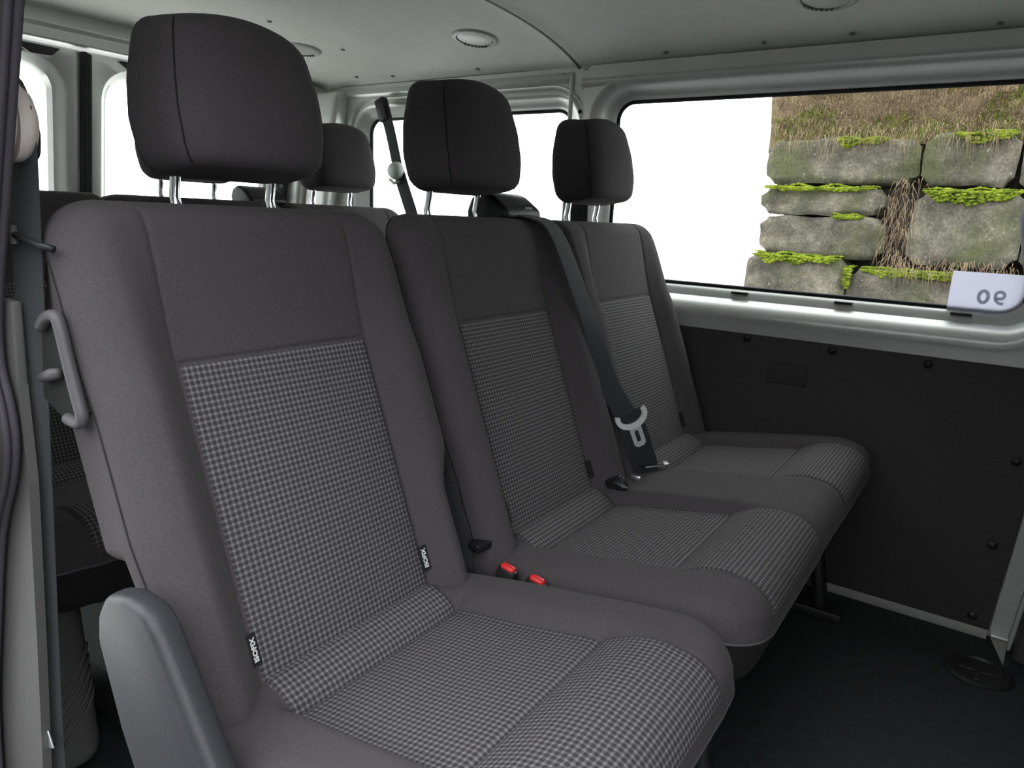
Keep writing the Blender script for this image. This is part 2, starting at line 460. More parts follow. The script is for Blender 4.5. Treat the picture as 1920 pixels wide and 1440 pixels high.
# left (far) wall
wl = bpy.data.objects.new('wall_left', None); COL.objects.link(wl); structure(wl)
W1 = (-.815, .135, .697, 1.148)          # glass of the big window: y0,y1,z0,z1
W2 = (.275, 1.045, .697, 1.136)
def far_window(W, rect, name, roll, bot):
    y0, y1, z0, z1 = W
    st = [(y0, y1, z0, z1, .045, 1.262),
          (y0 - .004, y1 + .004, z0 - .004, z1 + .004, .048, 1.246),
          (y0 - .014, y1 + .014, z0 - .013, z1 + .014, .056, 1.238),
          (y0 - .030, y1 + .022, z0 - .027, z1 + .022, .066, 1.232),
          (y0 - .036, y1 + .030, z0 - .034, z1 + .028, .072, 1.218 if roll else 1.222),
          (y0 - .042, y1 + .040, z0 - .044, z1 + .034, .080, 1.204 if roll else 1.216),
          (y0 - .050, y1 + .050, z0 - .056, z1 + .042, .090, 1.196 if roll else 1.214),
          (y0 - .058, y1 + .056, z0 - .066, z1 + .050, .098, 1.194 if roll else 1.216),
          (y0 - .066, y1 + .060, z0 - .074, z1 + .056, .104, 1.1965 if roll else 1.200),
          (y0 - .072, y1 + .064, z0 - .082, z1 + .060, .108, 1.1985 if roll else 1.206)]
    window_surround(name, st, rect, 1.2005 if roll else 1.206, 1, M['paint'], wl)
far_window(W1, (-.95, .215, .575, 1.235), 'window_surround', True, 0)
far_window(W2, (.215, 1.16, .575, 1.235), 'window_surround', False, 0)
# roof rail pressings above the windows: stepped bands running along the van
def extrude_y(name, prof, y0, y1, m, parent, n=1, sharp=38):
    V = []; F = []; k = len(prof)
    for j in range(n + 1):
        y = y0 + (y1 - y0) * j / n
        V += [(x, y, z) for x, z in prof]
    for j in range(n):
        for i in range(k - 1): F.append((j * k + i, (j + 1) * k + i, (j + 1) * k + i + 1, j * k + i + 1))
    return raw(name, V, F, m, parent, True, sharp)
extrude_y('roof_rail', [(1.206, 1.178), (1.200, 1.181), (1.194, 1.187), (1.192, 1.196), (1.196, 1.203), (1.203, 1.206), (1.208, 1.212),
                        (1.206, 1.224), (1.214, 1.236), (1.225, 1.238)], -1.7, .222, M['paint'], wl)
extrude_y('roof_rail', [(1.206, 1.196), (1.200, 1.200), (1.197, 1.207), (1.200, 1.214), (1.206, 1.224), (1.214, 1.236), (1.225, 1.238)],
          .262, 1.2, M['paint'], wl)
# pillar cover between the two windows, with its raised vertical fold and plug holes
prism('pillar_fold', [(.250, .60), (.262, .60), (.262, 1.222), (.250, 1.224)], 1.197, 1.210, M['paint'], wl, .006)
for y, z in ((.285, 1.217), (.190, 1.190), (.228, 1.124)):
    lathe('plug', [(.0045, 0), (.0055, .001), (.0045, .0025), (.001, .003)], (1.2015 if y < .21 else 1.206, y, z), M['hole'], wl, 10, 'x', -1)
# lower metal skin behind the trim boards and forward of the pillar
raw('lower_skin', [(1.215, -1.75, 0), (1.215, 1.25, 0), (1.215, 1.25, .60), (1.215, -1.75, .60)], [(0, 1, 2, 3)], M['paint'], wl)
raw('front_skin', [(1.212, -1.75, .5), (1.212, -.945, .5), (1.212, -.945, 1.238), (1.212, -1.75, 1.238)], [(0, 1, 2, 3)], M['paint'], wl)
raw('outer_skin', [(1.275, -1.75, -.1), (1.275, 1.35, -.1), (1.275, 1.35, .685), (1.275, -1.75, .685)], [(0, 1, 2, 3)], M['bodyout'], wl)
raw('outer_skin', [(1.275, -1.75, 1.16), (1.275, 1.35, 1.16), (1.275, 1.35, 1.345), (1.275, -1.75, 1.345)], [(0, 1, 2, 3)], M['bodyout'], wl)
for a, b in ((-1.75, -.83), (.15, .262), (1.06, 1.35)):
    raw('outer_skin', [(1.275, a, .685), (1.275, b, .685), (1.275, b, 1.16), (1.275, a, 1.16)], [(0, 1, 2, 3)], M['bodyout'], wl)
# lip below the sill
# glass
for i, W in enumerate((W1, W2)):
    w = bpy.data.objects.new('window_%d' % (i + 1), None); COL.objects.link(w); structure(w)
    L = straighten(rrect(*W, .045, 8))
    pane('pane', L, 1.2495, M['glass'], w)
    loop_tube('seal', [(1.2525, y, z) for y, z in L], .0055, M['rubber'], w)
    if i == 0:
        for a, b in ((-.219, -.260), (-.459, -.498), (-.690, -.729)):
            box('glass_clip', (1.232, b, .6835), (1.249, a, .6885), M['black'], w, .0012)

# dark board below the big window
tr = bpy.data.objects.new('trim_1', None); COL.objects.link(tr); structure(tr)
prism('board', [(1.02, .022), (1.02, .594), (-.902, .594), (-.868, .022)], 1.196, 1.206, M['panel'], tr, .002)
for y, z in ((-.09, .595 - .012), (-.282, .583), (-.476, .580), (-.669, .578), (-.855, .402), (-.845, .213), (-.836, .045), (-.30, .045)):
    lathe('clip', [(.0095, 0), (.0095, .002), (.006, .005), (.0015, .006)], (1.196, y, z), M['black'], tr, 12, 'x', -1)
prism('cover_plate', [(-.340, .486), (-.432, .486), (-.432, .534), (-.340, .534)], 1.1925, 1.1975, M['panel'], tr, .003)
# painted floor edge under the board and the pillar flange at its front
tr2 = structure(extrude_y('trim_2', [(1.206, .022), (1.200, .020), (1.195, .012), (1.194, .001), (1.206, 0)], -.868, .6, M['edge'], None))
tr3 = bpy.data.objects.new('trim_3', None); COL.objects.link(tr3); structure(tr3)
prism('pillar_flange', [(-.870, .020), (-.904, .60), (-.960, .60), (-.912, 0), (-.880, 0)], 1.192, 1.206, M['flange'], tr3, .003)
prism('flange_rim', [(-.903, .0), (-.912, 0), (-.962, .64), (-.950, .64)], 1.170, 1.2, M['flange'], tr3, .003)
prism('flange_foot', [(-.872, .028), (-.905, .028), (-.905, .022), (-.874, .022)], 1.166, 1.2, M['paint'], tr3, .002)
raw('flange_gusset', [(1.192, -.866, .024), (1.192, -.905, .024), (1.10, -.900, .0), (1.165, -.884, .0)], [(0, 1, 2), (0, 2, 3)], M['clip'], tr3, False)
prism('dark_board', [(-.912, 0), (-1.25, 0), (-1.25, .62), (-.958, .62)], 1.12, 1.17, M['darktrim'], tr3, .012)
# pillar trim of the front door post, a rounded dark cover
pts = smooth_poly([(1.17, -.842, 1.02), (1.165, -.800, .955), (1.16, -.778, .90), (1.16, -.790, .83), (1.165, -.815, .74), (1.175, -.85, .64)], 6)
bmp = bmesh.new()
rings = []
for p in pts:
    rings.append([bmp.verts.new(p + Vector((dx, dy, 0))) for dx, dy in ((.03, 0), (.008, 0), (-.012, -.012), (-.02, -.04), (-.02, -.2), (.03, -.2))])
for i in range(len(rings) - 1):
    for k in range(6): bmp.faces.new((rings[i][k], rings[i][(k + 1) % 6], rings[i + 1][(k + 1) % 6], rings[i + 1][k]))
bmp.faces.new(rings[0]); bmp.faces.new(rings[-1])
bm_out('post_cover', bmp, M['darktrim'], tr3, True, 60)

# right (near) wall: rear quarter only, kept windowless to darken the rear bench; the sliding door is open
wr = bpy.data.objects.new('wall_right', None); COL.objects.link(wr); structure(wr)
SEALP = [(-.25, -.110, 1.10), (-.25, -.082, 1.021), (-.25, -.072, .999), (-.25, -.047, .939), (-.25, .001, .826), (-.25, .032, .753), (-.25, .046, .709),
         (-.25, .049, .670), (-.25, .038, .634), (-.25, .036, .594), (-.25, .053, .549), (-.25, .099, .474), (-.25, .141, .359), (-.25, .19, .2), (-.25, .22, .0)]
SP = smooth_poly(SEALP, 4)
EDGE_YZ = [(-.15, 1.24)] + [(p.y, p.z) for p in SP[::2]] + [(.22, 0)]
prism('inner_skin', [(y + .022, z) for y, z in EDGE_YZ] + [(1.3, 0), (1.3, 1.24)], -.2565, -.2425, M['paint'], wr, 0)
OX = -.272
prism('outer_skin', [(-.15, 1.345)] + [(y + .03, z) for y, z in EDGE_YZ] + [(.25, -.1), (1.4, -.1), (1.4, 1.345)], OX, OX + .003, M['bodyout'], wr, 0)
box('door_rail', (OX, -1.75, 1.18), (-.235, -.16, 1.345), M['paint'], wr, .01)
raw('front_side', [(OX, -1.75, -.1), (OX, -1.12, -.1), (OX, -1.12, 1.345), (OX, -1.75, 1.345)], [(0, 1, 2, 3)], M['paint'], wr)  # solid side added out of view to close off light from ahead
wf = bpy.data.objects.new('added_front_wall', None); COL.objects.link(wf); structure(wf)
box('front_light_block', (OX, -1.78, 0), (1.27, -1.74, 1.34), M['panel'], wf, .004)  # closed partition added out of view to block frontal light
# open door jamb: painted post, its rubber edge seal and the grey inner cover
jamb = bpy.data.objects.new('trim_4', None); COL.objects.link(jamb); structure(jamb)
V = []; F = []
for p in SP:
    V += [(-.2535, p.y + .04, p.z), (-.2535, p.y + .014, p.z), (-.256, p.y + .003, p.z), (-.268, p.y - .002, p.z), (-.282, p.y + .02, p.z)]
for i in range(len(SP) - 1):
    for k in range(4): F.append((i * 5 + k, i * 5 + k + 1, (i + 1) * 5 + k + 1, (i + 1) * 5 + k))
raw('door_post', V, F, M['greytrim'], jamb, True, 50)
bm = bmesh.new(); tube_bm(bm, [p + Vector((-.001, .003, 0)) for p in SP], .0048, 8); tube_bm(bm, [p + Vector((-.0095, .001, 0)) for p in SP], .004, 8)
for i in range(0, len(SP)): pass
bm_out('edge_seal', bm, M['seal'], jamb)
# grey inner cover low on the post
prism('inner_cover', [(.030, .74), (.038, .653), (.038, .548), (.064, .347), (.091, .16), (.112, 0), (.26, 0), (.26, .62), (.15, .74)], -.2435, -.2335, M['greytrim'], jamb, .003)

# rear: header box, D pillars, two wing doors
wb = bpy.data.objects.new('wall_back', None); COL.objects.link(wb); structure(wb)
prism('header', [(1.29, 1.31), (1.285, 1.262), (1.292, 1.250), (1.288, 1.226), (1.30, 1.222), (1.36, 1.224), (1.40, 1.31)], XR, 1.22, M['paint'], wb, .003)
raw('outer_skin', [(XR - .05, 1.40, 1.19), (1.27, 1.40, 1.19), (1.27, 1.40, 1.345), (XR - .05, 1.40, 1.345)], [(0, 1, 2, 3)], M['bodyout'], wb)
for sx, x0, x1 in ((1, 1.128, 1.235), (-1, -.27, -.13)):
    box('rear_post', (x0, 1.22, 0), (x1, 1.38, 1.24), M['paint'], wb, .014, 3)
box('post_fold', (1.148, 1.10, .3), (1.215, 1.21, 1.215), M['paint'], wb, .018, 4)
box('post_fold', (1.10, 1.265, .3), (1.122, 1.29, 1.2), M['black'], wb, .004)
raw('rear_sill', [(XR, 1.30, 0), (1.22, 1.30, 0), (1.22, 1.30, .30), (XR, 1.30, .30)], [(0, 1, 2, 3)], M['paint'], wb)
def wing_door(n, x0, x1, hinge):
    d = bpy.data.objects.new('door_%d' % n, None); COL.objects.link(d); structure(d)
    g = (x0 + .075, x1 - .062, .66, 1.165) if hinge < 0 else (x0 + .055, x1 - .065, .66, 1.165)
    def ring(a, b, c, e, r, y):
        return [(x, y, z) for x, z in straighten2(a, b, c, e, r)]
    def straighten2(a, b, c, e, r):
        L = rrect(a, b, c, e, r, 8); out = []
        for i in range(len(L)):
            out.append(L[i])
            if (i + 1) % 9 == 0:
                q = L[(i + 1) % len(L)]
                for k in range(1, 7): out.append((L[i][0] + (q[0] - L[i][0]) * k / 7, L[i][1] + (q[1] - L[i][1]) * k / 7))
        return out
    loops = [ring(g[0], g[1], g[2], g[3], .06, 1.345), ring(g[0] - .006, g[1] + .006, g[2] - .006, g[3] + .006, .066, 1.325),
             ring(g[0] - .018, g[1] + .018, g[2] - .018, g[3] + .014, .075, 1.318), ring(g[0] - .026, g[1] + .026, g[2] - .03, g[3] + .02, .08, 1.304),
             ring(g[0] - .034, g[1] + .034, g[2] - .04, g[3] + .024, .086, 1.300)]
    V = [v for L in loops for v in L]; n_ = len(loops[0]); F = []
    cx, cz = (g[0] + g[1]) / 2, (g[2] + g[3]) / 2
    hx, hz = (g[1] - g[0]) / 2 + .034, None
    for (x, y, z) in loops[-1]:
        dx = (x - cx) / hx; dz = (z - cz) / ((g[3] + .024 - cz) if z > cz else (cz - g[2] + .04))
        k = max(abs(dx), abs(dz)); dx /= k; dz /= k
        V.append((cx + (dx * (x1 - cx) if dx > 0 else dx * (cx - x0)), 1.302, cz + (dz * (1.212 - cz) if dz > 0 else dz * (cz - .1))))
    for i in range(len(loops)):
        for k in range(n_):
            a, b = i * n_ + k, i * n_ + (k + 1) % n_; F.append((a, b, b + n_, a + n_))
    raw('door_skin', V, F, M['paint'], d, True, 40)
    raw('outer_skin', [(x0, 1.37, .1), (x1, 1.37, .1), (x1, 1.37, .655), (x0, 1.37, .655)], [(0, 1, 2, 3)], M['bodyout'], d)
    L = straighten2(*g, .06)
    me_pane = raw('pane', [(x, 1.34, z) for x, z in L] + [(x, 1.344, z) for x, z in L],
                  [tuple(range(len(L))), tuple(range(2 * len(L) - 1, len(L) - 1, -1))], M['glass'], d, False)
    # top bolt bracket
    bx = x1 - .10 if hinge < 0 else x0 + .13
    prism('bolt_bracket', [(bx - .06, 1.207), (bx + .05, 1.207), (bx + .03, 1.188), (bx - .02, 1.184)], 1.288, 1.303, M['black'], d, .003, axis=1)
    return d
d1 = wing_door(1, -.135, .458, -1)
d2 = wing_door(2, .488, 1.125, 1)
lathe('latch_knob', [(.010, 0), (.012, .006), (.006, .008), (.006, .028), (.014, .03), (.015, .04), (.008, .044)], (1.085, 1.30, .892), M['black'], d2, 12, 'y', 1)
st5 = bpy.data.objects.new('trim_5', None); COL.objects.link(st5); structure(st5)
box('meeting_seal', (.458, 1.285, .1), (.474, 1.33, 1.212), M['rubber'], st5, .005)
box('meeting_strip', (.474, 1.294, .1), (.490, 1.33, 1.212), M['darktrim'], st5, .008)

def lean_back(o):
    for ch in o.children:
        if ch.type == 'MESH' and ch.name.split('.')[0] in ('door_skin', 'pane', 'outer_skin', 'meeting_seal', 'meeting_strip', 'post_fold', 'rear_post', 'latch_knob'):
            dz = ch.location.z
            for v in ch.data.vertices: v.co.y += (1.215 - v.co.z - dz) * .17
for o in (d1, d2, st5, wb): lean_back(o)

# ------------------------------------------------------------------ seats
UPV = Vector((0, .351, .9364)); NRM = Vector((0, -.9364, .351)); BO = Vector((0, -.229, .25))
SEAM_D = (-.0045, -.003, -.0015, 0, .0015, .003, .0045)
def cushion(parent, centers, x0, x1):
    yb, yf, R = -.15, -.602, .07
    zlow = .272
    EDGE = (.0, .002, .005, .010, .016, .024, .033, .042)
    sp = [x0 + e for e in EDGE] + [x1 - e for e in EDGE]
    for c in centers:
        sp += [c + s * q for s in (-1, 1) for q in (.120, .126, .131, .134, .1375, .142, .147, .152, .16, .17)]
    xs = samples(x0, x1, int((x1 - x0) / .018), sp, (0,))
    ys = samples(yf, yb, 26, [yf + e for e in EDGE] + [-.244, -.458], (0, -.008, -.005, -.0025, .0025, .005, .008))
    def zt(x, y):
        z = pl(y, [(-.60, .396), (-.53, .400), (-.458, .390), (-.30, .364), (-.2, .344), (-.15, .336)])
        z += .004 * math.cos((x - centers[0]) * math.pi * 2 / .47) * 0
        # outer bolster falls gently towards the outside
        for c in centers:
            dx = abs(x - c)
            m_ = sstep(.156, .126, dx)
            if m_ > 0:
                rec = pl(y, [(-.60, .004), (-.53, .0), (-.50, .004), (-.470, .016), (-.458, .0225), (-.445, .022), (-.34, .026), (-.256, .024), (-.244, .025), (-.232, .010), (-.205, -.008), (-.17, -.004)])
                g = .0035 * math.exp(-((y + .458) / .0045) ** 2) + .0035 * math.exp(-((y + .244) / .0045) ** 2)
                z -= (rec + g) * m_
            z -= .0022 * math.exp(-((dx - .136) / .0022) ** 2)
        # bolsters swell a little
        return z
    def surf(x, y, lift=0):
        d = min(x - x0, x1 - x)
        d = rdist(x, y, x0, x1, yf, .3, R)
        return Vector((x, y, zt(x, y) - drop(d, .042) + lift))
    V = []; idx = {}
    hw = (x1 - x0) / 2; cx = (x0 + x1) / 2
    for j, y in enumerate(ys):
        inset = 0
        if y < yf + R: inset = R - math.sqrt(max(0, R * R - (yf + R - y) ** 2))
        for i, x in enumerate(xs):
            # only the outermost 12 cm squeeze in at the rounded front corners
            e = abs(x - cx) - (hw - .12)
            xx = x - (math.copysign(inset * (e / .12), x - cx) if e > 0 else 0)
            V.append(surf(xx, y))
    n = len(xs); F = []
    for j in range(len(ys) - 1):
        for i in range(n - 1): F.append((j * n + i, j * n + i + 1, (j + 1) * n + i + 1, (j + 1) * n + i))
    ring = [i for i in range(n)] + [j * n + n - 1 for j in range(1, len(ys))] + [(len(ys) - 1) * n + i for i in range(n - 2, -1, -1)] + [j * n for j in range(len(ys) - 2, 0, -1)]
    prev = ring; F2 = []
    for k, (ins, dz) in enumerate(((-.002, -.008), (-.002, -.016), (.004, -.03), (.012, -.06), (.022, -.085), (.045, -.095))):
        new = []; FF = F if k < 2 else F2
        for q in ring:
            v = V[q]; d = Vector((v.x - cx, (v.y + .38) , 0))
            sx = max(-1, min(1, (v.x - cx) / hw)); sy = max(-1, min(1, (v.y + .38) / .222))
            new.append(len(V)); V.append(Vector((v.x - ins * (sx ** 3), v.y - ins * (sy ** 3), v.z + dz)))
        for a in range(len(ring)):
            b = (a + 1) % len(ring); FF.append((prev[b], prev[a], new[a], new[b]))
        prev = new
    F2.append(tuple(prev))
    base = len(V) - 5 * len(ring)
    cu = raw('cushion', V[:base + len(ring)], F, M['fabric'], parent, True)
    raw('skirt', V[base:], [tuple(i - base for i in f) for f in F2], M['skirt'], cu, True)
    # piping round the top edge of the front and sides
    pp = []
    for q in ring:
        v = V[q]
        if v.y < -.2: pp.append(v + Vector((math.copysign(.001, v.x - cx), -.001, -.015)))
    pp.sort(key=lambda v: math.atan2(v.y + .35, v.x - cx))
    st_i = max(range(len(pp)), key=lambda i: (pp[i].y, ))
    # keep order left-back -> front -> right-back
    pp2 = sorted([p for p in pp if p.x < cx - hw + .075 and p.y > yf + .002], key=lambda v: -v.y) + \
          sorted([p for p in pp if p.y <= yf + .002], key=lambda v: v.x) + \
          sorted([p for p in pp if p.x > cx + hw - .075 and p.y > yf + .002], key=lambda v: v.y)
    clean = [pp2[0]]
    for p in pp2[1:]:
        if (p - clean[-1]).length > .006: clean.append(p)
    tube('piping', clean, .0022, M['piping'], cu, 6)
    for c in centers:
        V = []; F = []; uv = []
        pxs = samples(c - .134, c + .134, 16, (c - .134, c + .134, c), (.004, -.004, .012, -.012))
        pys = samples(yf + .0015, -.17, 26, [yf + e for e in EDGE] + [-.244, -.458], (0, -.008, -.005, -.0025, .0025, .005, .008))
        s = 0; prevc = None
        for y in pys:
            row = [surf(x, y) for x in pxs]
            # lift along the surface normal, edges tucked into the seam
            pc = surf(c, y)
            if prevc is not None: s += (pc - prevc).length
            prevc = pc
            ty = (surf(c, y + .001) - surf(c, y - .0005)); nv = Vector((0, -ty.z, ty.y)).normalized()
            if nv.z < 0: nv = -nv
            for x, p in zip(pxs, row):
                e = min(x - c + .134, c + .134 - x)
                V.append(p + nv * (-.0008 + .0026 * sstep(0, .004, e))); uv.append((x - c, s))
        n = len(pxs)
        for j in range(len(pys) - 1):
            for i in range(n - 1): F.append((j * n + i, j * n + i + 1, (j + 1) * n + i + 1, (j + 1) * n + i))
        raw('check_panel', V, F, M['check'], cu, True, uv=uv)
    return cu

def back_surface(centers, x0, x1, wt=.639):
    def tf(x, w):
        t = .0
        bol = 0; inside = 0
        for c in centers:
            dx = abs(x - c)
            inside = max(inside, sstep(.182, .126, dx))
        bol = 1 - inside
        amp = pl(w, [(0, .036), (.15, .036), (.42, .033), (.53, .018), (.60, .006), (.639, 0)])
        t += amp * bol
        # lumbar swell of the middle panel
        for c in centers:
            dx = abs(x - c)
            t += .006 * max(0, 1 - (dx / .134) ** 2) * math.sin(math.pi * min(1, max(0, w / .46)))
            t -= .0028 * math.exp(-((dx - .136) / .0022) ** 2) * sstep(.04, .1, w)
            if dx < .134: t -= .0028 * math.exp(-((w - .4555) / .0022) ** 2)
        t += .016 * sstep(.44, .62, w)
        if len(centers) > 1:
            for a, b in zip(centers, centers[1:]):
                t -= .030 * math.exp(-((x - (a + b) / 2) / .014) ** 2)
        return t
    return tf
def P3(x, w, t): return Vector((x, BO.y, BO.z)) + UPV * w + NRM * t
def backrest(parent, centers, x0, x1, tuck=False, labels=()):
    wt, R = .639, .055
    w0 = -.03
    tf = back_surface(centers, x0, x1)
    rf = .044; TH = -.112
    EDGE = (0, .0015, .004, .008, .014, .021, .029, .038)
    hw = (x1 - x0) / 2; cx = (x0 + x1) / 2
    def hwf(w):            # waist: the lower flank tucks in towards the hinge
        return hw - .005 * sstep(.30, .22, w)
    def hwb(w): return hw - .010 - .034 * sstep(.285, .245, w)
    def fr(x, w, extra=0):
        h = hwf(w)
        d = rdist(x, w, cx - h, cx + h, -.6, wt, R)
        return tf(x, w) - drop(d, rf) + extra
    sp = [x0 + e for e in EDGE] + [x1 - e for e in EDGE]
    for c in centers: sp += [c + s * q for s in (-1, 1) for q in (.126, .1315, .134, .136, .138, .1405, .146, .155, .165, .175, .185)]
    for a, b in zip(centers, centers[1:]): sp += [(a + b) / 2 + q for q in (-.025, -.016, -.008, 0, .008, .016, .025)]
    xs = samples(x0, x1, int((x1 - x0) / .02), sp, (0,))
    ws = samples(w0, wt, 34, [wt - e for e in EDGE] + [.4555, .22, .23, .24, .25, .26, .27, .28, .29], (0, -.004, -.002, .002, .004))
    V = []; F = []
    def inset(w): return R - math.sqrt(max(0, R * R - (w - (wt - R)) ** 2)) if w > wt - R else 0
    def warp(x, w, h):
        e = abs(x - cx) - (hw - .09); o = (hw - h) + inset(w)
        return x - (math.copysign(o * min(1, e / .09), x - cx) if e > 0 else 0)
    for w in ws:
        for x in xs:
            xx = warp(x, w, hwf(w)); V.append(P3(xx, w, fr(xx, w)))
    n = len(xs); nf = len(V)
    for w in ws:
        for x in xs:
            xx = warp(x, w, hwb(w)); h = hwb(w)
            d = rdist(xx, w, cx - h, cx + h, -.6, wt, R)
            xx = cx + (xx - cx) * (1 - .05 * sstep(wt - .12, wt, w))
            wb = w - .040 * sstep(wt - .16, wt, w)
            V.append(P3(xx, wb, TH + drop(d, .03)))
    for j in range(len(ws) - 1):
        for i in range(n - 1):
            q = (j * n + i, j * n + i + 1, (j + 1) * n + i + 1, (j + 1) * n + i)
            F.append(q); F.append(tuple(nf + k for k in reversed(q)))
    ring = list(range(n)) + [j * n + n - 1 for j in range(1, len(ws))] + [(len(ws) - 1) * n + i for i in range(n - 2, -1, -1)] + [j * n for j in range(len(ws) - 2, 0, -1)]
    # flank: in between front and back rings, slightly crowned
    prev = ring; steps = (.12, .3, .55, .8, 1.0)
    for s in steps:
        if s == 1.0: new = [q + nf for q in ring]
        else:
            new = []
            for q in ring:
                a, b = V[q], V[q + nf]; p = a.lerp(b, s)
                wq = (p - Vector((0, BO.y, BO.z))).dot(UPV)
                # keep the front edge width until the mid flank below the notch
                if wq < .3 and s < .4: p.x = a.x
                new.append(len(V)); V.append(p)
        for k in range(len(ring)):
            b = (k + 1) % len(ring); F.append((prev[b], prev[k], new[k], new[b]))
        prev = new
    if tuck:
        for p in V:
            wq = (p - Vector((0, BO.y, BO.z))).dot(UPV); e = p.x - (cx + hw - .085)
            if e > 0: p.x -= .024 * sstep(.29, .22, wq) * min(1, e / .08)
    bk = raw('backrest', V, F, M['fabric'], parent, True)
    # welt seam round the shoulder and down the flank edge
    col0 = [k for k, w in enumerate(ws) if w > .12]
    idx = [k * n for k in col0] + [(len(ws) - 1) * n + i for i in range(1, n - 1)] + [k * n + n - 1 for k in reversed(col0)]
    line = [V[idx[0]]]
    for q in idx[1:]:
        if (V[q] - line[-1]).length > .007: line.append(V[q])
    tube('welt_seam', line, .0013, M['seam'], bk, 5)
    for sx in (0, n - 1):
        k0 = min(range(len(ws)), key=lambda k: abs(ws[k] - .585))
        a, b = V[k0 * n + sx], V[nf + k0 * n + sx]
        tube('shoulder_seam', [a.lerp(b, q) + (Vector((-.0002, 0, 0)) if sx == 0 else Vector((.0002, 0, 0))) for q in (0, .15, .3, .45, .6)], .0011, M['seam'], bk, 5)
    for c in centers:
        V = []; F = []; uv = []
        pxs = samples(c - .134, c + .134, 16, (c - .134, c + .134), (.004, -.004, .012, -.012))
        pws = samples(.02, .4535, 24, (.4535,), (-.004, -.008))
        for w in pws:
            for x in pxs:
                e = min(x - c + .134, c + .134 - x, .4535 - w)
                V.append(P3(x, w, tf(x, w) - .0008 + .0026 * sstep(0, .004, e))); uv.append((x - c, w))
        n = len(pxs)
        for j in range(len(pws) - 1):
            for i in range(n - 1): F.append((j * n + i, j * n + i + 1, (j + 1) * n + i + 1, (j + 1) * n + i))
        raw('check_panel', V, F, M['check'], bk, True, uv=uv)
    for c in centers:
        for s in (-1, 1):
            x = c + s * .136
            w = .142
            V = []
            for ww in (w - .017, w + .017):
                for xx in (x - .0065, x + .0065): V.append(P3(xx, ww, tf(c + s * .134, ww) + .0040 + (.003 * (abs(xx - c) > .137))))
            lo, lb, hi, hb = V[0], V[1], V[2], V[3]
            V += [v - NRM * .0012 for v in V]
            l = raw('isofix_label', V, [(0, 1, 3, 2), (4, 6, 7, 5), (0, 2, 6, 4), (1, 5, 7, 3), (0, 4, 5, 1), (2, 3, 7, 6)], M['tag'], bk, False)
            l['label'] = 'small black woven ISOFIX tag'
            if c in labels:
                tx = text('isofix_lettering', 'ISOFIX', .0088, M['tagtext'], l, .0003)
                mid = (V[0] + V[1] + V[2] + V[3]) / 4
                xa = UPV.copy(); ya = -(V[1] - V[0]).normalized()
                za = xa.cross(ya).normalized(); ya = za.cross(xa)
                mid = mid + za * .0006
                tx.matrix_local = Matrix(((xa.x, ya.x, za.x, mid.x), (xa.y, ya.y, za.y, mid.y), (xa.z, ya.z, za.z, mid.z), (0, 0, 0, 1)))
    return bk

def headrest(parent, c, shift=0.0, lower=0.0, sc=1.0):
    c += shift
    z0, z1 = .884 - lower, 1.062 - lower * 1.25
    N = 44; rows = 22; V = []; F = []
    def sec(v):
        a = pl(v, [(0, .102), (.12, .110), (.35, .115), (.6, .112), (.8, .105), (1, .097)]) * sc
        b = pl(v, [(0, .050), (.3, .056), (.6, .053), (1, .040)])
        yc = .018 + .022 * v
        e = min(v, 1 - v) * (z1 - z0); i = drop(e, .022)
        return a - i * .62, b - i * .85, yc
    vs = [0, .006, .02, .05, .09, .14] + [.14 + .72 * k / 10 for k in range(1, 10)] + [.86, .91, .95, .98, .994, 1]
    def pt(v, th):
        a, b, yc = sec(v)
        cs, sn = math.cos(th), math.sin(th)
        n_ = 4.8
        k = (abs(cs) ** n_ + abs(sn) ** n_) ** (-1 / n_)
        bow = .010 * (1 - (cs * k) ** 2)          # front face bowed a little
        return Vector((c + a * cs * k * (.985 + .065 * sn * k), yc + b * sn * k - (bow if sn < 0 else -.004), z0 + (z1 - z0) * v - .010 * (cs * k) ** 2 * v - .006 * sn * k * (1 - v)))
    for v in vs:
        for k in range(N): V.append(pt(v, 2 * math.pi * k / N))
    R_ = len(vs)
    for j in range(R_ - 1):
        for k in range(N): F.append((j * N + k, j * N + (k + 1) % N, (j + 1) * N + (k + 1) % N, (j + 1) * N + k))
    F.append(tuple(range(N - 1, -1, -1))); F.append(tuple(range((R_ - 1) * N, R_ * N)))
    h = raw('headrest', V, F, M['fabric'], parent, True)
    for th in (math.radians(217), math.radians(323)):
        tube('side_seam', [pt(v, th) for v in [.03 + .94 * k / 16 for k in range(17)]], .0011, M['seam'], h, 5)
    for s in (-1, 1):
        x = c + s * .0675
        tube('post', [(x, .036, .790), (x, .052, .836), (x, .056, .850), (x, .052, .872), (x, .046, .92)], .0062, M['chrome'], h, 10)
        lathe('post_guide', [(.011, 0), (.011, .003), (.0085, .004)], (x, .053, .834), M['black'], h, 12)
    return h

def legs(parent, x0, x1):
    for x in (x0 + .06, x1 - .06):
        for a, b in (((x, -.50), (x, -.55)), ((x, -.22), (x, -.10))):
            bm = bmesh.new(); tube_bm(bm, [(a[0], a[1], .31), (b[0], b[1], .03), (b[0], b[1], .012)], .016, 8)
            bm_out('leg', bm, M['frame'], parent)
        box('foot_rail', (x - .025, -.60, 0), (x + .025, -.04, .022), M['frame'], parent, .004)
    box('seat_pan', (x0 + .02, -.56, .255), (x1 - .02, -.14, .30), M['frame'], parent, .008)

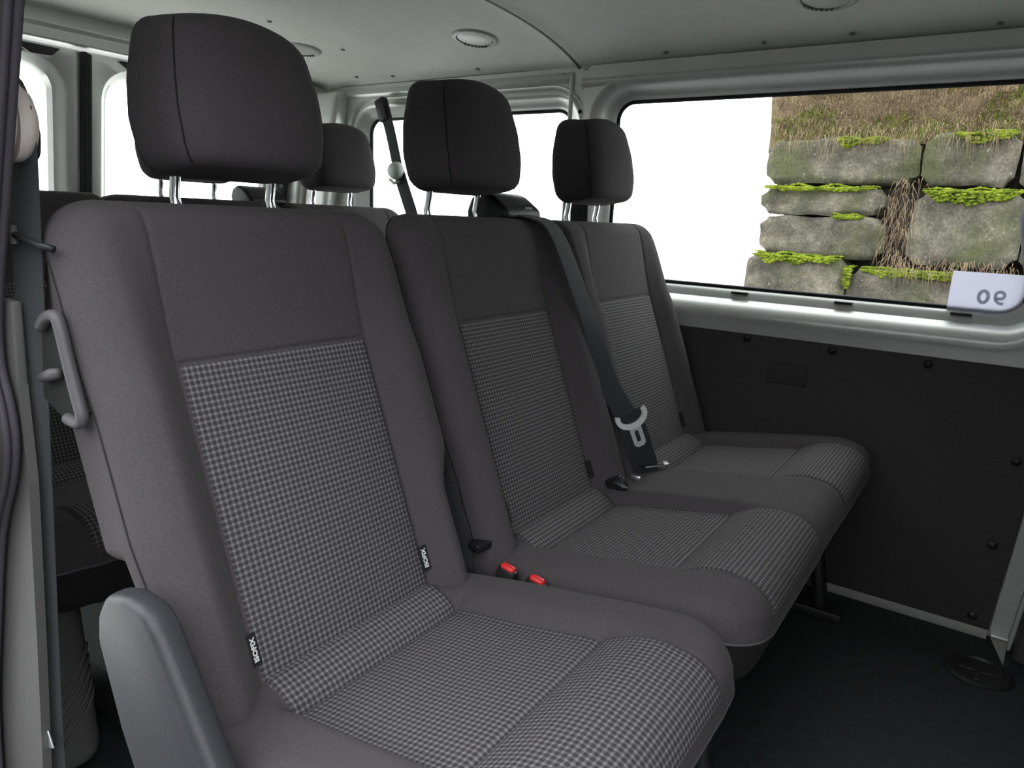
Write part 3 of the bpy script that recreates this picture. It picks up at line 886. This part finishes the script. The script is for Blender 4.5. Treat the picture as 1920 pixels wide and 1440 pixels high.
# near single seat
s1 = thing('folding_seat', 'near single seat with grey hinge cover and side handle, closest to the door', 'seat', (0, 0, 0), 'front row passenger seats')
cushion(s1, [0], -.238, .231)
b1 = backrest(s1, [0], -.222, .228, True, labels=(0,))
headrest(s1, 0, .017, .007, .97)
legs(s1, -.22, .22)
hc = prism('hinge_cover', [(-.133, .470), (-.150, .494), (-.180, .503), (-.216, .502), (-.232, .488), (-.318, .362), (-.345, .25), (-.30, .21), (-.22, .23), (-.165, .36), (-.128, .44)], -.266, -.238, M['plastic'], s1, .010, seg=4)
hc['label'] = 'blue grey plastic cover over the recliner hinge'
# fold handle at the rear edge of the flank
rec = prism('recess_shade', [(.02, .725), (-.028, .728), (-.066, .640), (-.02, .622), (.03, .64)], -.2255, -.200, M['hole'], s1, .002)  # black plate standing in for the shade inside the handle notch
HB = [(-.229, .006, .716), (-.230, -.010, .727), (-.230, -.028, .731), (-.230, -.036, .722), (-.230, -.046, .69), (-.230, -.058, .655), (-.230, -.064, .636), (-.230, -.054, .629), (-.229, -.032, .629)]
bm = bmesh.new(); tube_bm(bm, smooth_poly(HB, 5), .0062, 10)
fh = bm_out('fold_handle', bm, M['handle'], s1); fh['label'] = 'grey plastic fold handle frame'
tube('release_lever', [(-.231, .010, .664), (-.231, -.012, .671), (-.229, -.024, .674)], [.005, .0065, .005], M['handle'], s1, 10)

# far double bench
s2 = thing('bench_seat', 'double bench seat against the far dark side board, with two headrests', 'seat', (.4716, 0, 0), 'front row passenger seats')
cushion(s2, [0, .47], -.213, .700)
backrest(s2, [0, .47], -.222, .695)
headrest(s2, 0); headrest(s2, .47)
legs(s2, -.2, .66)
# belt outlet on the shoulder
bo = prism('belt_outlet', [(.088, .826), (.092, .852), (.082, .876), (.062, .889), (.035, .884), (-.002, .858), (-.005, .842), (.02, .83)], .085, .205, M['black'], s2, .008, seg=3)
prism('outlet_slot', [(.040, .878), (.016, .866), (-.002, .853), (.004, .848), (.03, .862)], .112, .192, M['hole'], bo, .001)
box('outlet_lip', (.150, .001, .8575), (.178, .004, .8635), M['handle'], bo, .001)

# rear bench (three places), copied shapes behind
s3 = thing('rear_bench_seat', 'rear row bench behind the front seats, black headrests against the back windows', 'seat', (.02, .80, .012))
cushion(s3, [0, .443, .886], -.225, 1.11)
backrest(s3, [0, .443, .886], -.215, 1.10)
for k in range(3): headrest(s3, .443 * k)
legs(s3, -.12, 1.06)
prism('belt_outlet', [(.080, .816), (.092, .852), (.082, .872), (.062, .880), (.035, .872), (.002, .846), (.02, .815)], .580, .690, M['black'], s3, .008, seg=3)
lc = prism('leg_cover', [(-.54, .30), (-.57, 0), (-.46, 0), (-.44, .30)], -.205, -.125, M['greytrim'], s3, .03, seg=4)
for k in range(5):
    dz = -.018 * k
    tube('rib', [(x, -.54 - (.30 - z - dz) * .1 + oy, z + dz) for x, z, oy in ((-.200, .110, .008), (-.188, .122, .0), (-.165, .146, -.001), (-.145, .167, .0), (-.133, .179, .006), (-.127, .186, .016))], .0022, M['handle'], lc, 6)

# ------------------------------------------------------------------ belts and buckles
def tongue(parent, c, down, wd):
    """steel latch plate with a slot, hanging from a black-lined hoop"""
    d = Vector(down).normalized(); w = Vector(wd); w = (w - d * w.dot(d)).normalized(); n = d.cross(w).normalized()
    def place(p2, h): return Vector(c) + w * p2[0] + d * p2[1] + n * h
    def ring(outer, inner, th, name, m, par):
        k = len(outer); V = []; F = []
        for h in (-th / 2, th / 2):
            V += [place(p, h) for p in outer] + [place(p, h) for p in inner]
        for i in range(k):
            j = (i + 1) % k
            F += [(i, j, k + j, k + i), (2 * k + i, 3 * k + i, 3 * k + j, 2 * k + j), (i, 2 * k + i, 2 * k + j, j), (k + i, k + j, 3 * k + j, 3 * k + i)]
        return raw(name, V, F, m, par, True, 30)
    o = rrect(-.0125, .0125, .020, .068, (.009, .009, .003, .003), 5); i_ = rrect(-.0045, .0045, .034, .058, .003, 5)
    ring(o, i_, .003, 'latch_plate', M['bright'], parent)
    # crescent hoop
    V = []; F = []; K = 16
    for k in range(K + 1):
        a = math.radians(200 - 220 * k / K); ro, ri = .034, .0245
        x = math.cos(a); y = math.sin(a)
        tk = 1 if 2 < k < K - 2 else .75
        for r_, h in ((ro, -.003), (ro, .003), (ri * (1 if 0 < y else 1.0), .003), (ri, -.003)):
            yy = .002 + y * (r_ * .62 if r_ == ri else r_ * .80)
            V.append(place((x * r_, yy), h))
    for k in range(K):
        for q in range(4): F.append((k * 4 + q, k * 4 + (q + 1) % 4, (k + 1) * 4 + (q + 1) % 4, (k + 1) * 4 + q))
    F += [(0, 1, 2, 3), (K * 4, K * 4 + 1, K * 4 + 2, K * 4 + 3)]
    raw('latch_hoop', V, F, M['white'], parent, True, 40)

mb = thing('seat_belt', 'black belt down the double bench with a bright steel latch tongue', 'seat belt', (.62, 0, 0), 'seat belts')
O = Vector((.62, 0, 0))
def rel(pts, o=O): return [tuple(Vector(p) - o) for p in pts]
ribbon('webbing', rel([(.604, .02, .860), (.622, -.004, .848), (.640, -.040, .836), (.655, -.064, .800), (.670, -.093, .728), (.684, -.128, .640), (.694, -.162, .545), (.701, -.205, .478)]),
       [(1, .2, .1), (1, 0, 0), (.95, -.2, 0), (.75, -.65, 0)], .047, M['webbing'], mb)
ribbon('lap_webbing', rel([(.701, -.209, .482), (.712, -.224, .44), (.726, -.234, .40), (.742, -.240, .365), (.752, -.236, .345)]),
       [(.75, -.65, 0), (.8, -.6, 0)], .054, M['webbing'], mb)
tongue(mb, tuple(Vector((.703, -.216, .478)) - O), (.24, -.30, -.92), (.75, -.65, .05))
prism('anchor_plate', [(.752 - O.x, -.226), (.800 - O.x, -.262), (.786 - O.x, -.272), (.735 - O.x, -.245)], .366, .369, M['bright'], mb, .001, axis=2)
prism('anchor_web', [(.740 - O.x, -.222), (.786 - O.x, -.258), (.772 - O.x, -.268), (.72 - O.x, -.235)], .3692, .3715, M['black'], mb, .001, axis=2)
def buckle(c, d, label, m_button=True, ln=.05):
    t = thing('belt_buckle', label, 'buckle', c, 'belt buckles')
    dv = Vector(d).normalized(); q = Vector((0, 0, 1)).rotation_difference(dv)
    b = box('housing', (-.008, -.016, -.05), (.008, .016, .002), M['black'], t, .005); b.rotation_mode = 'QUATERNION'; b.rotation_quaternion = q
    r = box('release_button', (-.0065, -.012, -.004), (.0065, .012, .007), M['red'] if m_button else M['black'], b, .005, 3)
    return t
buckle((.2445, -.250, .346), (.1, -.15, .9), 'red buttoned buckle between near seat and bench, closer to the backrests')
buckle((.2445, -.300, .344), (.1, -.15, .9), 'red buttoned buckle between near seat and bench, farther forward')
b3 = buckle((.628, -.245, .366), (-.2, -.75, .45), 'black buckle lying on the middle of the double bench under the belt anchor', False)
prism('buckle_plate', [(-.026, -.012), (-.018, -.020), (-.006, .004), (-.010, .014)], .0, .002, M['steel'], b3, 0, axis=2)
box('buckle_edge', (.010, -.030, .006), (.016, -.010, .016), M['steel'], b3, .003)
# near seat's belt end in the gap
nb = thing('seat_belt', 'short belt stalks standing in the gap between near seat and bench', 'seat belt', (.236, -.12, .36), 'seat belts')
O2 = Vector((.236, -.12, .36))
ribbon('webbing', rel([(.233, -.148, .452), (.235, -.158, .41), (.238, -.172, .36), (.236, -.180, .31)], O2), (.35, -.9, 0), .022, M['webbing'], nb)
ribbon('webbing', rel([(.243, -.120, .455), (.252, -.140, .40), (.262, -.165, .345), (.266, -.175, .30)], O2), (.5, -.8, 0), .020, M['webbing'], nb)
tube('stalk_edge', rel([(.243, -.146, .448), (.252, -.160, .40), (.262, -.180, .345), (.266, -.188, .318)], O2), .0016, M['handle'], nb, 6)
prism('stalk_clip', [(a - O2.x, b - O2.y) for a, b in ((.236, -.200), (.290, -.212), (.298, -.196), (.240, -.176))], .356 - O2.z, .370 - O2.z, M['black'], nb, .004, axis=2)
# near door belt with cream guide
db = thing('seat_belt', 'long dark belt hanging beside the open doorway below a cream guide cover', 'seat belt', (-.228, .0, .88), 'seat belts')
O3 = Vector((-.228, .0, .88))
ribbon('webbing', rel([(-.232, .004, .925), (-.2285, .009, .888), (-.228, .020, .80), (-.228, .047, .604), (-.228, .095, .258), (-.228, .108, .155), (-.229, .116, .09)], O3), [(-.15, .99, 0), (-.15, .98, 0), (-.25, .95, 0), (-.4, .9, 0)], .046, M['webbing'], db)
gc = lathe('guide_cover', [(.002, .026), (.014, .025), (.022, .020), (.027, .010), (.028, 0)], tuple(Vector((-.240, .004, .908)) - O3), M['cream'], db, 24, 'x')
gc.scale = (.85, .95, 1.3)
lathe('guide_ring', [(.026, .014), (.031, .010), (.032, 0)], tuple(Vector((-.242, .012, .919)) - O3), M['cream'], db, 24, 'x').scale = (.8, .95, 1.3)
prism('anchor_plate', [(.070, -.68), (.118, -.70), (.124, -.685), (.080, -.66)], -.010, -.007, M['steel'], db, .0008)
# strap loop
sl = thing('strap_loop', 'thin black loop tube reaching from doorway post to near seat shoulder', 'strap', (-.235, .05, .81))
O4 = Vector((-.235, .05, .81))
tube('loop_tube', rel([(-.240, .085, .813), (-.2365, .050, .808), (-.2355, .020, .804), (-.235, .003, .801), (-.232, -.020, .797), (-.226, -.030, .794)], O4), .0036, M['black'], sl)
lathe('loop_sleeve', [(.0045, 0), (.0045, .018)], tuple(Vector((-.2358, .028, .796)) - O4), M['handle'], sl, 12)
# far rear belt with grey guide
fb = thing('seat_belt', 'dark belt slanting across the far rear window through a pale grey guide', 'seat belt', (1.17, .85, .97), 'seat belts')
O5 = Vector((1.17, .85, .97))
ribbon('webbing', rel([(1.172, .918, 1.165), (1.17, .890, 1.11), (1.168, .868, 1.05), (1.166, .843, .972)], O5), (0, .95, -.3), .040, M['webbing'], fb)
ribbon('webbing', rel([(1.166, .843, .972), (1.165, .815, .91), (1.165, .785, .845), (1.165, .75, .76), (1.165, .72, .66)], O5), (0, .95, -.3), .046, M['webbing'], fb)
prism('top_cover', [(y - .85, z - .97) for y, z in ((.912, 1.192), (.948, 1.178), (.922, 1.112), (.886, 1.124))], -.008, .02, M['black'], fb, .006, seg=3)
g5 = lathe('guide_cover', [(.002, .026), (.014, .025), (.022, .021), (.027, .012), (.028, 0)], (-.006, -.006, -.002), M['greyguide'], fb, 20, 'x', -1)
tube('guide_hook', [(-.012, .02, -.028), (-.014, 0, -.040), (-.012, -.022, -.034)], .005, M['greyguide'], fb)
# belt on the middle post behind the far headrest
pb = thing('seat_belt', 'short dark belt strip on the post behind the farthest front row headrest', 'seat belt', (1.188, .2, .85), 'seat belts')
ribbon('webbing', [(.002, .006, .16), (.002, .004, .08), (0, .0, 0), (-.002, -.01, -.12), (-.004, -.02, -.28)], (0, 1, 0), .052, M['webbing'], pb)
prism('belt_slider', [(-.03, .14), (.035, .14), (.035, .17), (-.03, .17)], -.012, .008, M['black'], pb, .004)

# ------------------------------------------------------------------ lamps, sticker, floor socket
def lamp(x, y, label):
    t = thing('ceiling_lamp', label, 'ceiling lamp', (x, y, ceil_z(x) + .004), 'round ceiling lamps')
    sl_ = (ceil_z(x + .01) - ceil_z(x - .01)) / .02
    t.rotation_euler = (0, -math.atan(sl_), 0)
    lathe('ring', [(.060, 0), (.060, .003), (.056, .006), (.049, .0065), (.047, .004), (.047, .001)], (0, 0, 0), M['lamp_ring'], t, 32, up=-1)
    lathe('lens', [(.0465, .001), (.0455, .004), (.036, .007), (.02, .0085), (.002, .009)], (0, 0, 0), M['lens'], t, 32, up=-1)
    bm = bmesh.new()
    for k in range(7):
        a = math.radians(-35 + 70 * k / 6 + 34)
        p = Vector((.0465 * math.cos(a), .0465 * math.sin(a), -.006))
        r_ = bmesh.ops.create_icosphere(bm, subdivisions=1, radius=.004)
        for v in r_['verts']: v.co += p
    bm_out('lens_teeth', bm, M['bead'], t)
    return t
lamp(1.012, .436, 'round white ceiling lamp behind the roof bead, above the middle headrest')
lamp(1.022, -.405, 'round ceiling lamp nearest the camera, ahead of the roof bead, cut by the picture top')
lamp(.940, 1.02, 'round ceiling lamp at the back of the roof, half behind the near headrest')

nt = M['sticker'].node_tree; tl = nt.nodes.new('ShaderNodeBsdfTranslucent'); tl.inputs[0].default_value = (.80, .80, .88, 1)
mxs = nt.nodes.new('ShaderNodeMixShader'); mxs.inputs[0].default_value = .62
nt.links.new(nt.nodes['Principled BSDF'].outputs[0], mxs.inputs[1]); nt.links.new(tl.outputs[0], mxs.inputs[2])
nt.links.new(mxs.outputs[0], nt.nodes['Material Output'].inputs[0])
sk = thing('window_sticker', 'white sticker with a grey mirrored number in the lower corner of the big window', 'sticker', (1.2455, -.745, .73))
L = rrect(-.812, -.681, .684, .775, (.003, .003, .036, .003), 8)
L = [(y, z) for y, z in L]
V = [(x - 1.247, y + .745, z - .73) for x in (1.2475, 1.249) for y, z in L]; n = len(L)
raw('sheet', V, [tuple(range(n)), tuple(range(2 * n - 1, n - 1, -1))] + [(i, (i + 1) % n, n + (i + 1) % n, n + i) for i in range(n)], M['sticker'], sk, False)
nt = M['ink'].node_tree; tl = nt.nodes.new('ShaderNodeBsdfTranslucent'); tl.inputs[0].default_value = (.42, .42, .46, 1)
mxs = nt.nodes.new('ShaderNodeMixShader'); mxs.inputs[0].default_value = .6
nt.links.new(nt.nodes['Principled BSDF'].outputs[0], mxs.inputs[1]); nt.links.new(tl.outputs[0], mxs.inputs[2])
nt.links.new(mxs.outputs[0], nt.nodes['Material Output'].inputs[0])
def stroke(name, path, width, m, parent, closed=False):
    """a flat printed stroke; path in (y, z) on the sheet"""
    V = []; F = []; n = len(path)
    for k, p in enumerate(path):
        a = path[(k - 1) % n] if closed else path[max(k - 1, 0)]; b = path[(k + 1) % n] if closed else path[min(k + 1, n - 1)]
        d = Vector((b[0] - a[0], b[1] - a[1])).normalized()
        V += [(.0002, p[0] - d.y * width / 2, p[1] + d.x * width / 2), (.0002, p[0] + d.y * width / 2, p[1] - d.x * width / 2)]
    for k in range(n if closed else n - 1):
        q = (k + 1) % n; F.append((2 * k, 2 * k + 1, 2 * q + 1, 2 * q))
    return raw(name, V, F, m, parent, False)
# the printed ninety shows reversed from inside: nought to the rear, nine with its stem on the rear side
stroke('digit', [(.002 + .0083 * math.cos(a * math.pi / 16), -.0045 + .0122 * math.sin(a * math.pi / 16)) for a in range(32)], .0068, M['ink'], sk, True)
yc = -.0265
stroke('digit', [(yc + .0078 * math.cos(a * math.pi / 14), .0008 + .0072 * math.sin(a * math.pi / 14)) for a in range(24, -1, -1)] +
       [(yc + .0077, -.005), (yc + .0058, -.0105), (yc + .002, -.0142), (yc - .003, -.0160), (yc - .008, -.0158)], .0062, M['ink'], sk)

fs = thing('floor_socket', 'round black floor socket by the far front post', 'socket', (1.045, -.858, 0))
lathe('rim', [(.062, 0), (.062, .003), (.057, .006), (.048, .006), (.045, .002)], (0, 0, 0), M['frame'], fs, 32)
lathe('cup', [(.0455, .0008), (.044, .0015), (.01, .0015)], (0, 0, 0), M['hole'], fs, 32)
box('cross_bar', (-.040, -.006, .001), (.040, .006, .005), M['frame'], fs, .002)
box('cross_bar', (-.007, -.034, .001), (.007, .034, .0055), M['frame'], fs, .002)

# ------------------------------------------------------------------ outside: yard, stone wall, bank
GZ = -.62
structure(raw('ground', [(6, -40, GZ), (60, -40, GZ), (60, 60, GZ), (6, 60, GZ), (-40, 1.6, GZ), (6, 1.6, GZ), (-40, 60, GZ)], [(0, 1, 2, 3), (4, 5, 3, 6)], M['ground']))
structure(raw('unseen_dark_ground', [(-40, -40, GZ), (6, -40, GZ), (6, 1.6, GZ), (-40, 1.6, GZ)], [(0, 1, 2, 3)], M['absorber']))  # unseen ground, made dark to cut light bounced onto the ceiling
structure(box('unseen_shade_wall', (-6.6, -14, GZ), (-6, 9, 2.8), M['absorber'], bevel=.02))  # added behind the camera to block low sky light on the headrests
wall = thing('stone_retaining_wall', 'retaining wall of big mossy grey stone blocks outside the far window', 'wall', (5, 0, GZ))
from mathutils import noise
def stone(y0, y1, z0, z1, x=0, seed=0):
    """a split block: chamfered edges, rough face"""
    bm = bmesh.new(); bmesh.ops.create_cube(bm, size=1)
    W, H = (y1 - y0) * 1.015, (z1 - z0) * 1.02
    bmesh.ops.subdivide_edges(bm, edges=list(bm.edges), cuts=15, use_grid_fill=True)
    off = Vector((seed * 3.1, seed * 1.7, seed * .9))
    for v in bm.verts:
        y, z, xx = v.co.y * W, v.co.z * H, v.co.x * .7
        dy, dz = W / 2 - abs(y), H / 2 - abs(z)
        wob = noise.noise(Vector((y * 3, z * 3, 0)) + off)
        c = .030 + .02 * wob
        # the front arris is chamfered irregularly
        if v.co.x < -.3:
            xx += .9 * max(0, c - dy) + .9 * max(0, c - dz)
        cor = max(0, .06 - dy) * max(0, .06 - dz) / .06
        y -= math.copysign(cor * .6, y); z -= math.copysign(cor * .6, z)
        p = Vector((xx, y, z))
        n1 = noise.noise_vector(p * 3.5 + off); n2 = noise.noise_vector(p * 9 + off); n3 = noise.noise_vector(p * 22 + off)
        v.co = p + Vector((n1.x * .05 + n2.x * .022 + n3.x * .009, n1.y * .02 + n2.y * .010, n1.z * .018 + n2.z * .012))
    o = bm_out('stone', bm, M['stone'], wall, True, 40)
    o.location = (x + .35, (y0 + y1) / 2, (z0 + z1) / 2 - GZ)
    return o
def moss(y0, y1, zt, sag, x=-.02, seed=0, depth=.16, n=420):
    """tufts of moss over a block's top edge, hanging unevenly over its face"""
    rnd = random.Random(seed * 7 + 3); V = []; F = []
    bmx = bmesh.new(); bmesh.ops.create_icosphere(bmx, subdivisions=1, radius=1)
    iv = [v.co.copy() for v in bmx.verts]; fi = [tuple(v.index for v in f.verts) for f in bmx.faces]; bmx.free()
    n = int(2.4 * n * (y1 - y0) / .6) + 90
    for k in range(n):
        f = rnd.random(); y = y0 + (y1 - y0) * f
        edge = min(1, min(f, 1 - f) * 6)
        reach = sag * (.35 + .9 * abs(noise.noise(Vector((y * 5, seed, 2))))+.1) * edge
        if rnd.random() < .5:
            d = rnd.random() ** 1.5 * reach; p = Vector((x - .004 - .018 * rnd.random() + .03 * (1 - d / max(sag, .01)) * 0, y, zt - d))
        else:
            p = Vector((x + depth * rnd.random(), y, zt + .012 + .02 * noise.noise(Vector((y * 8, seed, 5)))))
        r = rnd.uniform(.004, .013) * (.6 + .4 * edge); b = len(V)
        jit = [rnd.uniform(.75, 1.3) for _ in iv]
        V += [(p.x + q.x * r * j_, p.y + q.y * r * 1.5 * j_, p.z - GZ + q.z * r * .9 * j_) for q, j_ in zip(iv, jit)]
        F += [tuple(b + i for i in t) for t in fi]
    o = raw('moss', V, F, M['moss'], wall, True); o['kind'] = 'stuff'
    return o
# courses as they stand, from the wall's left end to beyond the window's right edge
blocks = [(.15, .86, .02, .665, -.06), (-.80, .125, .0, .60, -.05), (-1.65, -.83, .0, .63, -.03),
          (-.01, .815, .965, 1.145, 0), (-.03, .80, .665, .945, .0), (-.80, -.20, .66, 1.135, -.02), (-1.7, -.83, .66, 1.10, .0),
          (-.175, .81, 1.18, 1.475, .08), (-.72, -.20, 1.17, 1.50, .05), (-1.6, -.75, 1.14, 1.49, .05),
          (.05, .90, -.62, .0, -.12), (-.85, .02, -.62, -.02, -.12), (-1.75, -.88, -.62, -.02, -.12)]
for k, (a, b, c, d, x) in enumerate(blocks): stone(a, b, c, d, x, k + 1)
for k, (a, b, zt, sag, x) in enumerate([(.19, .80, .662, .07, -.075), (-.62, .06, .602, .07, -.065), (.04, .79, 1.142, .035, -.015), (-.78, -.24, 1.132, .12, -.04),
                                        (.115, .165, .60, .26, -.06), (-.70, -.36, 1.49, .06, .03), (.02, .35, 1.47, .05, .06), (.1, .3, .95, .02, -.02), (-1.5, -.85, 1.1, .1, -.02), (-1.5, -.9, .63, .07, -.04)]):
    moss(a, b, zt, sag, x, k)
# earth filling behind the stones
box('earth_core', (.25, -1.7, .0), (1.2, .70, 2.08), M['core'], wall, .02)
bank = thing('grass_bank', 'sloping bank of dry brown grass above the stone blocks', 'bank', (5.1, 0, 1.47))
V = []; F = []
for j in range(41):
    for i in range(25):
        f = i / 24; y = -2.2 + (3.03 + .294 * f * 2.3) * j / 40
        V.append((f * 2.2 + .05 * noise.noise(Vector((y * 4, f * 9, 1))), y, f * 1.5 - .05 + .08 * noise.noise(Vector((y * 3, f * 7, 5)))))
for j in range(40):
    for i in range(24): F.append((j * 25 + i, j * 25 + i + 1, (j + 1) * 25 + i + 1, (j + 1) * 25 + i))
raw('soil_slope', V, F, M['soil'], bank)
def blades(name, spots, m, parent, hmin, hmax, droop, w=.004, seed=1):
    rnd = random.Random(seed); V = []; F = []
    for (x, y, z) in spots:
        h = rnd.uniform(hmin, hmax); a = rnd.uniform(0, 6.283); lean = rnd.uniform(.2, 1) * droop
        dx, dy = math.cos(a) * lean * h, math.sin(a) * lean * h
        b = len(V); sa = a + 1.57 + rnd.uniform(-.6, .6); wx, wy = math.cos(sa) * w, math.sin(sa) * w
        for k in range(4):
            t = k / 3; q = 1 - t * .85
            zz = h * (t - droop * .55 * t * t)
            V += [(x + dx * t * t - wx * q, y + dy * t * t - wy * q, z + zz), (x + dx * t * t + wx * q, y + dy * t * t + wy * q, z + zz)]
        for k in range(3): F.append((b + 2 * k, b + 2 * k + 1, b + 2 * k + 3, b + 2 * k + 2))
    o = raw(name, V, F, m, parent, False); o['kind'] = 'stuff'; return o
def slope_spots(n, seed, test=None, fmax=.75):
    rnd = random.Random(seed); out = []
    while len(out) < n:
        f = rnd.uniform(0, fmax); y = rnd.uniform(-1.7, .80 + .65 * f)
        if test and not test(y, f): continue
        out.append((f * 2.2, y, f * 1.5 - .05 + .08 * noise.noise(Vector((y * 3, f * 7, 5)))))
    return out
blades('dry_grass', slope_spots(15000, 3), M['straw'], bank, .08, .30, 1.7, .0022, 4)
blades('green_grass', slope_spots(3500, 8, lambda y, f: noise.noise(Vector((y * 2.3, f * 6, 11))) > .08 or (f < .12 and noise.noise(Vector((y * 3, 2, 3))) > -.1), .4), M['greenblade'], bank, .05, .16, 1.1, .004, 6)
# dead grass hanging in the joint between the blocks and over the upper course
hang = []
rnd = random.Random(12)
for k in range(170):
    hang.append((-.0 - rnd.uniform(0, .08), rnd.gauss(-.13, .045) , rnd.uniform(.64, 1.2) - GZ))
for k in range(210):
    hang.append((.06 - rnd.uniform(0, .08), rnd.uniform(-.75, .78), rnd.uniform(1.44, 1.55) - GZ))
for k in range(160):
    hang.append((-.10 - rnd.uniform(0, .06), rnd.uniform(-.82, -.1), rnd.uniform(.62, .70) - GZ))
def drape(name, spots, m, parent, seed):
    rnd = random.Random(seed); V = []; F = []
    for x, y, z in spots:
        h = rnd.uniform(.05, .17); s = rnd.uniform(-.6, .6); b = len(V)
        for k in range(4):
            t = k / 3; ww = .0019 * (1 - .8 * t)
            V += [(x - .05 * math.sin(t * 2.4), y + s * h * t - ww, z + .03 * math.sin(t * 3) - h * t * t), (x - .05 * math.sin(t * 2.4), y + s * h * t + ww, z + .03 * math.sin(t * 3) - h * t * t)]
        for k in range(3): F.append((b + 2 * k, b + 2 * k + 1, b + 2 * k + 3, b + 2 * k + 2))
    o = raw(name, V, F, m, parent, False); o['kind'] = 'stuff'; return o
drape('hanging_grass', hang, M['straw'], wall, 5)
